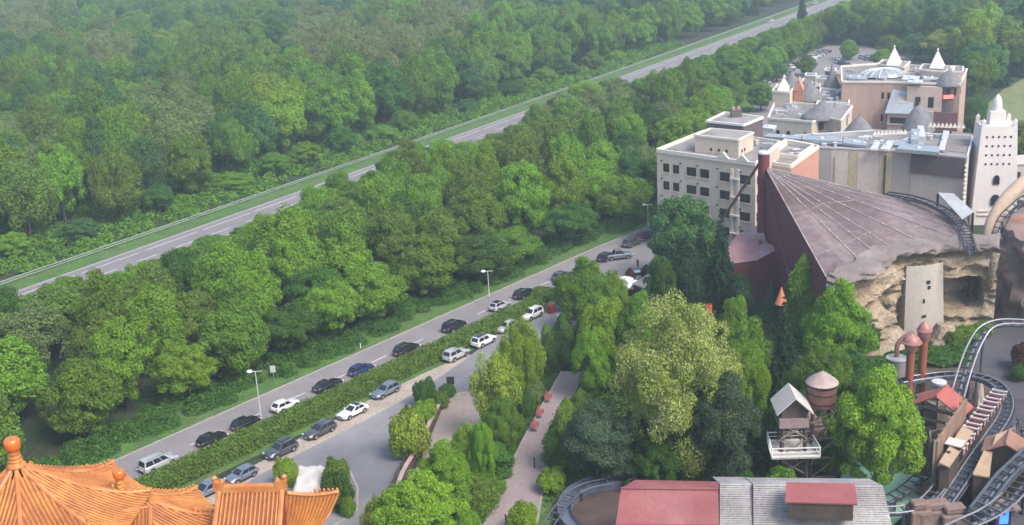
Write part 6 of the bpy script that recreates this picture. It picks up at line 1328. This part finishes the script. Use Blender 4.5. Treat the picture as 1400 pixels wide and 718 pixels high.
# orange pointed cone among the conifers
b = U(1067, 470, 0); r = thing('cone_spire', 'small orange cone spire poking out of the dark conifer', 'spire', b); h = zat(b, 392); m = MB(); m.lathe(b+z_*(h-2.6), [(.95, 0), (.8, .4), (.35, 1.6), (.03, 2.6)], 12); m.build('cone', pm('orange_cone', (.55, .19, .08), .2, 1, .7), r); m = MB(); m.tube([b, b+z_*(h-2.6)], .3, 8); m.build('post', WOODD, r)
r = thing('red_flag', 'small red banner between the blossoming tree and conifers', 'banner', U(966, 450)); b = U(966, 450); h = zat(b, 415); m = MB(); m.tube([b, b+z_*h], .06, 6); m.build('pole', STEEL, r); m = MB(); m.obox(b+Vector((0, 0, h-1.7)), (.85, .1, 0), (-.01, .06, 0), (0, 0, 1.6)); m.build('cloth', pm('signal_red', (.5, .012, .02), .1, 1, .6), r)
shed('ticket_hut', 'small grey-blue roofed hut below the red annex', ((1003, 407), (1020, 410), (1024, 398), (1007, 396)), (3.2, 3.2, 3.2, 3.2), PANG, DARKMETAL, 'hut')
# ================================================================== planting of the park
SH = dict(name='shrub', cat='shrub')
PT_ = [ # kind, foot x, foot y, top y, width px, tone, label, extra
 ('shrub', 393, 664, 627, 34, 'lime', 'small bright yellow-green tree behind the orange hall ridge', SH), ('shrub', 462, 676, 628, 40, 'olive', 'olive topped shrub at the bend of the drive', SH), ('shrub', 464, 696, 645, 46, 'dark', 'dark round shrub in front of the olive one at the drive bend', SH),
 ('shrub', 477, 706, 678, 20, 'fresh', 'low fresh green shrub at the hip roof corner', SH), ('shrub', 562, 628, 563, 56, 'gold', 'large golden green shrub between drive and maroon wall', SH), ('shrub', 583, 556, 518, 32, 'dark', 'small dark round-headed tree beside the drive', SH), ('shrub', 582, 576, 548, 36, 'lime', 'rounded yellow-green shrub behind the golden one', SH),
 ('shrub', 557, 573, 556, 18, 'plum', 'small reddish shrub left of the rounded yellow-green shrub', SH), ('shrub', 604, 558, 535, 22, 'olive', 'olive shrub near the notice board', SH), ('shrub', 612, 542, 525, 24, 'dark', 'dark low shrub at the foot of the notice board', SH),
 ('airy', 682, 604, 478, 64, 'gold', 'airy golden-green tree beside the court paving', {}), ('park', 716, 548, 439, 62, 'lime', 'bright lime tree hiding the parked silver-blue hatchback', {}), ('dome', 726, 550, 516, 36, 'pale', 'pale dome-shaped shrub by the benches', SH), ('dome', 719, 570, 538, 28, 'dark', 'dark dome shrub in front of the pale one', SH),
 ('park', 690, 622, 545, 54, 'mid', 'mid green tree between court and benches', {}), ('park', 664, 664, 578, 40, 'fresh', 'slim fresh green tree at the lower court', {}), ('park', 640, 652, 582, 48, 'lime', 'pale lime tree overhanging the lower court edge', {}), ('park', 612, 712, 606, 76, 'fresh', 'fresh green tree right of the maroon wall foot', {}), ('park', 578, 760, 652, 118, 'lime', 'broad bright lime tree cut by the picture bottom', {}), ('park', 530, 745, 676, 60, 'gold', 'golden green bush left of the broad lime tree', {}),
 ('dome', 655, 704, 655, 50, 'olive', 'clipped olive dome shrub at the footpath edge', SH), ('dome', 640, 730, 700, 40, 'fresh', 'fresh green clipped dome at the picture bottom', SH), ('column', 683, 650, 604, 36, 'dark', 'dark conical topiary left of the footpath', SH), ('shrub', 694, 612, 575, 38, 'mid', 'mid green shrub beside the front bench', SH), ('shrub', 655, 662, 632, 40, 'fresh', 'fresh green shrub behind the olive dome', SH), ('shrub', 672, 690, 650, 40, 'mid', 'mid green shrub between the dome and the topiary', SH),
 ('shrub', 717, 730, 687, 42, 'lime', 'bright bush at the right side of the footpath bottom', SH), ('shrub', 755, 672, 640, 40, 'lime', 'bright green bush beside the dark yews', SH),
 ('park', 805, 455, 356, 74, 'mid', 'bushy mid green tree hiding the dark grey hatchback', {}), ('park', 838, 440, 372, 46, 'fresh', 'fresh green tree at the corner of the plaza', {}), ('park', 772, 425, 376, 36, 'mid', 'small mid green tree behind the hedge end', {}), ('park', 832, 530, 408, 78, 'lime', 'bright lime tree left of the blossoming tree', {}), ('park', 878, 540, 404, 70, 'mid', 'mid green tree touching the blossoming tree', {}), ('park', 812, 545, 448, 56, 'fresh', 'fresh green tree over the footpath end', {}),
 ('blossom', 930, 650, 413, 166, 'wheat', 'big pale blossoming tree in the middle of the park', {}), ('park', 1008, 560, 412, 80, 'mid', 'mid green tree right behind the blossoming tree', {}), ('park', 1020, 600, 470, 60, 'fresh', 'fresh green tree between blossoming tree and dark conifer', {}),
 ('broad', 935, 385, 265, 90, 'blue', 'broad bluish tree in front of the cream block', {}), ('spruce', 985, 425, 284, 62, 'deep', 'tallest very dark conifer before the red annex', {}), ('spruce', 958, 420, 300, 56, 'deep', 'dark conifer left of the tallest one', {}), ('column', 940, 425, 325, 44, 'deep', 'dark columnar conifer behind the blossoming tree', {}), ('park', 905, 430, 350, 44, 'dark', 'dark tree beside the kiosk roof', {}), ('spruce', 912, 410, 318, 50, 'deep', 'dark conifer nearest the plaza', {}), ('column', 1010, 440, 372, 34, 'deep', 'dark low conifer at the annex foot', {}),
 ('spruce', 1070, 560, 402, 70, 'deep', 'huge dark conifer under the orange cone', {}), ('spruce', 1053, 430, 380, 26, 'blue', 'small bluish spruce against the red hall wall', {}), ('column', 1098, 460, 349, 44, 'fresh', 'tall pointed green thuja against the red hall wall', {}), ('column', 1120, 470, 395, 40, 'mid', 'broad green thuja beside the pointed one', {}), ('park', 1143, 535, 390, 92, 'fresh', 'bright green tree at the left end of the rock front', {}), ('park', 1125, 560, 470, 80, 'mid', 'mid green tree behind the water tank', {}),
 ('park', 1198, 676, 508, 122, 'lime', 'big bright lime tree between the towers and the mine train', {}), ('pine', 818, 668, 545, 100, 'pine', 'big grey-green pine left of the blossoming tree', {}), ('pine', 990, 668, 496, 96, 'pine', 'tall grey-green pine right of the blossoming tree', {}), ('pine', 846, 668, 603, 60, 'pine', 'small pine in front of the big grey-green pine', {}), ('pine', 870, 640, 560, 70, 'pine', 'middle pine under the blossoming tree', {}),
 ('column', 778, 640, 545, 40, 'olive', 'olive pointed yew right of the footpath', {}), ('column', 763, 642, 578, 36, 'dark', 'dark yew column at the footpath edge', {}), ('column', 796, 600, 532, 36, 'olive', 'olive-tipped yew behind the footpath end', {}), ('column', 752, 510, 455, 22, 'dark', 'thin dark cypress beside the garden lamp', {}), ('column', 772, 500, 428, 28, 'dark', 'thin dark conifer above the footpath end', {}), ('spruce', 795, 500, 420, 46, 'dark', 'dark conifer hiding the hatchback by the footpath', {}), ('column', 748, 470, 442, 14, 'olive', 'small olive cypress near the lime tree', {}),
 ('column', 862, 392, 366, 14, 'plum', 'brownish small cypress left of the standing person', {}), ('column', 884, 384, 362, 14, 'plum', 'brownish small cypress right of the standing person', {}),
 ('shrub', 742, 412, 392, 34, 'olive', 'olive bush where the hedge ends', SH), ('shrub', 775, 405, 385, 30, 'fresh', 'fresh bush near the hedge end bin', SH), ('shrub', 1320, 470, 446, 40, 'fresh', 'fresh green bush under the stair cave', SH), ('shrub', 1345, 458, 440, 30, 'fresh', 'fresh green bush right of the stair cave', SH), ('shrub', 1302, 474, 452, 30, 'mid', 'mid green bush left below the stair cave', SH), ('shrub', 1400, 506, 470, 44, 'plum', 'reddish shrub on the plaza at the right edge', SH), ('shrub', 1395, 520, 500, 30, 'dark', 'dark shrub below the reddish one', SH),
 ('park', 1050, 640, 560, 60, 'dark', 'dark tree at the left of the lookout tower', {}), ('park', 1135, 650, 590, 50, 'mid', 'mid green tree below the water tank', {}), ('shrub', 1070, 690, 640, 50, 'mid', 'mid green bush under the lookout tower', SH), ('shrub', 1010, 672, 640, 46, 'dark', 'dark bush behind the grey shed roof', SH), ('park', 900, 668, 600, 70, 'dark', 'dark tree behind the red shed roof', {}), ('park', 960, 640, 560, 80, 'dark', 'dark tree under the blossoming crown', {}), ('park', 1095, 600, 500, 60, 'dark', 'dark tree left of the water tank', {}), ('shrub', 1185, 480, 440, 40, 'dark', 'dark bush at the rock front foot', SH), ('park', 1165, 560, 478, 60, 'dark', 'dark tree above the water tank roof', {}),
 ('broad', 1398, 236, 162, 50, 'gold', 'golden green tree beyond the white tower', {}), ('broad', 1352, 222, 156, 44, 'olive', 'olive tree directly behind the white tower', {}), ('broad', 1328, 190, 130, 40, 'blue', 'bluish tree between the hotel and the white tower', {}), ('broad', 1340, 130, 72, 44, 'blue', 'bluish tree at the meadow edge', {}), ('spruce', 1362, 118, 32, 40, 'deep', 'tall dark conifer before the meadow', {}), ('spruce', 1348, 112, 56, 34, 'deep', 'dark conifer left of the tall one', {}), ('spruce', 1392, 104, 66, 34, 'deep', 'low dark conifer at the right edge by the meadow', {}), ('park', 1160, 82, 54, 26, 'fresh', 'small green tree standing in the far car park', {}), ('broad', 1102, 104, 74, 26, 'mid', 'mid green tree at the near edge of the far car park', {}), ('broad', 1062, 112, 84, 30, 'blue', 'bluish tree left of the far car park row', {}), ('broad', 1040, 152, 112, 40, 'mid', 'mid green tree left of the cream corner tower', {}), ('broad', 1206, 92, 66, 26, 'fresh', 'fresh green tree left of the left white pyramid', {}), ('broad', 1215, 78, 48, 36, 'mid', 'mid green tree behind the left white pyramid', {}), ('broad', 1250, 84, 44, 36, 'blue', 'bluish tree between the two pyramids', {}), ('broad', 1285, 88, 40, 50, 'gold', 'golden green tree behind the right pyramid', {}),
]
for kind, bx, by, ty, w, tone, lab, kw in PT_: ptree(kind, bx, by, ty, w, tone, lab, **(kw or dict(name={'spruce': 'conifer', 'pine': 'pine_tree', 'column': 'cypress_tree'}.get(kind, 'park_tree'), cat='tree')))
sheet('lawn', G((742, 660), (768, 640), (840, 650), (850, 668), (800, 672), (765, 700), (735, 740), (722, 740)), VERGE, 0.02, 'small lawn beside the round pit')
# ground cover between the shrubs
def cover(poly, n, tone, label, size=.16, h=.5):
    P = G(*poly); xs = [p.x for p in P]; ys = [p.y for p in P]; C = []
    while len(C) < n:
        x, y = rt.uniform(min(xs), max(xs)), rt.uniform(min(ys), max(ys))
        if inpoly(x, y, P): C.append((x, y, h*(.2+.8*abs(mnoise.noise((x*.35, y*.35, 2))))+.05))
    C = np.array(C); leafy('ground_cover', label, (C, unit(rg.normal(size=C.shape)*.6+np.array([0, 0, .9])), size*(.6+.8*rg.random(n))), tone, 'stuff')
cover(((656, 536), (690, 512), (765, 470), (768, 505), (742, 545), (713, 600), (690, 648), (660, 722), (600, 760), (640, 660), (660, 600)), 16000, 'dark', 'dark green ground cover between court and footpath')
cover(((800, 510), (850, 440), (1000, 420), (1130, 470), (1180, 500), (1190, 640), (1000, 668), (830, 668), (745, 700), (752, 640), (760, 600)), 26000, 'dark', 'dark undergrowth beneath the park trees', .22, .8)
cover(((1190, 500), (1240, 470), (1335, 478), (1330, 503), (1262, 505), (1225, 530)), 9000, 'dark', 'dark green planting behind the copper silos', .2, 1.2)
cover(((1290, 470), (1300, 445), (1345, 438), (1352, 452), (1330, 478)), 3500, 'fresh', 'bright green bank below the stair cave', .14, .8)
# ================================================================== people
SKIN = pm('skin', (.50, .32, .24), .05, 3, .6); HAIRM = [pm('dark_hair', (.03, .02, .015), .1, 5, .7), pm('fair_hair', (.28, .18, .09), .1, 5, .7)]
def cloth(nm, c): return pm('cloth_'+nm, c, .12, 2, .9)
CL = dict(black=cloth('black', (.015, .015, .018)), white=cloth('white', (.62, .62, .62)), blue=cloth('blue', (.05, .09, .22)), grey=cloth('grey', (.22, .22, .23)), red=cloth('red', (.35, .04, .04)), denim=cloth('denim', (.06, .08, .14)), tan=cloth('tan', (.33, .25, .17)))
def person(px, py, rz, shirt, trousers, label, hair=0, stride=.0, h=1.74, group=None):
    b = U(px, py, 0); b.z = .05; s = h/1.74
    V = [(0, 0, .95), (0, .0, 1.15), (0, .01, 1.38), (0, 0, 1.50), (0, -.01, 1.60), (0, -.015, 1.70)]; Rr = [(.155, .11), (.145, .10), (.17, .105), (.06, .06), (.085, .10), (.075, .085)]
    E = [(0, 1), (1, 2), (2, 3), (3, 4), (4, 5)]; F = []
    for sg in (1, -1):
        st = stride*sg; k = len(V)
        V += [(sg*.10, 0, .88), (sg*.105, -st*.35-.02, .48), (sg*.105, -st*.55+(.12 if st < 0 else 0), .09), (sg*.11, -st*.55-.15+(.1 if st < 0 else 0), .035)]; Rr += [(.095, .10), (.062, .065), (.045, .045), (.045, .035)]; E += [(0, k), (k, k+1), (k+1, k+2), (k+2, k+3)]
        k = len(V); V += [(sg*.19, 0, 1.42), (sg*.25, .02+st*.1, 1.14), (sg*.24, -.06+st*.3, .90), (sg*.235, -.08+st*.33, .81)]; Rr += [(.062, .06), (.045, .045), (.034, .034), (.04, .025)]; E += [(2, k), (k, k+1), (k+1, k+2), (k+2, k+3)]
    me = bpy.data.meshes.new('body'); me.from_pydata([tuple(c*s for c in v) for v in V], E, []); o = bpy.data.objects.new('tmp', me); COL.objects.link(o)
    o.modifiers.new('s', 'SKIN'); o.modifiers.new('d', 'SUBSURF').levels = 1
    for i, (a, c) in enumerate(Rr): me.skin_vertices[0].data[i].radius = (a*s, c*s)
    me.skin_vertices[0].data[0].use_root = True
    dg = bpy.context.evaluated_depsgraph_get(); nm = bpy.data.meshes.new_from_object(o.evaluated_get(dg)); bpy.data.objects.remove(o); nm.name = 'person_body'
    nm.materials.clear()
    for mt in (SKIN, CL[shirt], CL[trousers], CL['black']): nm.materials.append(mt)
    for p in nm.polygons:
        z = p.center.z/s; x = abs(p.center.x)/s; p.material_index = 0 if z > 1.47 or (x > .19 and z < 1.08) else 1 if z > .93 else 2 if z > .10 else 3; p.use_smooth = True
    r = bpy.data.objects.new('person', nm); COL.objects.link(r); r.location = b; r.rotation_euler = (0, 0, rz); tag(r, label, 'person', group); r['base'] = (0, 0, 0)
    m = MB(); m.lathe((0, .012*s, 1.60*s), [(.112*s, 0), (.118*s, .05*s), (.105*s, .12*s), (.06*s, .165*s), (.01, .18*s)], 12); m.v = [(x, y if y > -.055*s else -.055*s, z) for x, y, z in m.v]; hm_o = m.build('hair', HAIRM[hair], None, smooth=60); hm_o.parent = r
    m = MB(); m.lathe((0, -.115*s, 1.60*s), [(.012, -.02), (.018, 0), (.006, .03)], 6); no_ = m.build('nose', SKIN, None); no_.parent = r
    for sg in (1, -1):
        m = MB(); m.lathe((sg*.033*s, -.108*s, 1.625*s), [(.004, -.008), (.011, 0), (.004, .008)], 6); e = m.build('eye', HAIRM[0], None); e.parent = r
    return r
person(872, 367, 2.6, 'black', 'black', 'person in black standing on the plaza with arms hanging', 0, .1)
pg = 'visitors on the park plaza'
person(1379, 588, .4, 'white', 'denim', 'person in white top walking nearest the brown shed roof', 0, .3, group=pg); person(1385, 600, .2, 'grey', 'black', 'person in grey top standing below the one in white', 1, .1, group=pg); person(1391, 587, -.3, 'blue', 'denim', 'person in blue top at the right of the upper group', 0, .25, group=pg); person(1396, 602, .1, 'black', 'denim', 'person in dark top at the right edge of the group', 0, .2, 1.68, pg); person(1377, 575, 2.9, 'tan', 'black', 'person in tan top farthest up the plaza path', 0, .3, group=pg)
person(1388, 707, .3, 'black', 'grey', 'person in black top beside the blue screen booth', 0, .2, group=pg); person(1397, 703, -.2, 'red', 'denim', 'person in red top at the lower right corner', 1, .2, 1.66, pg); person(1376, 691, .5, 'tan', 'black', 'person in tan top under the pale railed track', 0, .25, group=pg)
# ================================================================== haze
mb = MB(); mb.obox((-800, -60, -1), (1700, 0, 0), (0, 1120, 0), (0, 0, 70))
hz = mb.build('haze', bpy.data.materials.new('haze_air'), None); hz['kind'] = 'stuff'; hz['label'] = 'pale blue haze in the air over the woods'
hm_ = hz.data.materials[0]; hm_.use_nodes = True; t = hm_.node_tree; t.nodes.clear(); o_ = t.nodes.new('ShaderNodeOutputMaterial'); pv = t.nodes.new('ShaderNodeVolumePrincipled')
pv.inputs['Color'].default_value = (0.74, 0.88, 1.0, 1); pv.inputs['Density'].default_value = 0.00042; pv.inputs['Anisotropy'].default_value = 0.3
t.links.new(pv.outputs[0], o_.inputs['Volume'])
hz.display_type = 'WIRE'
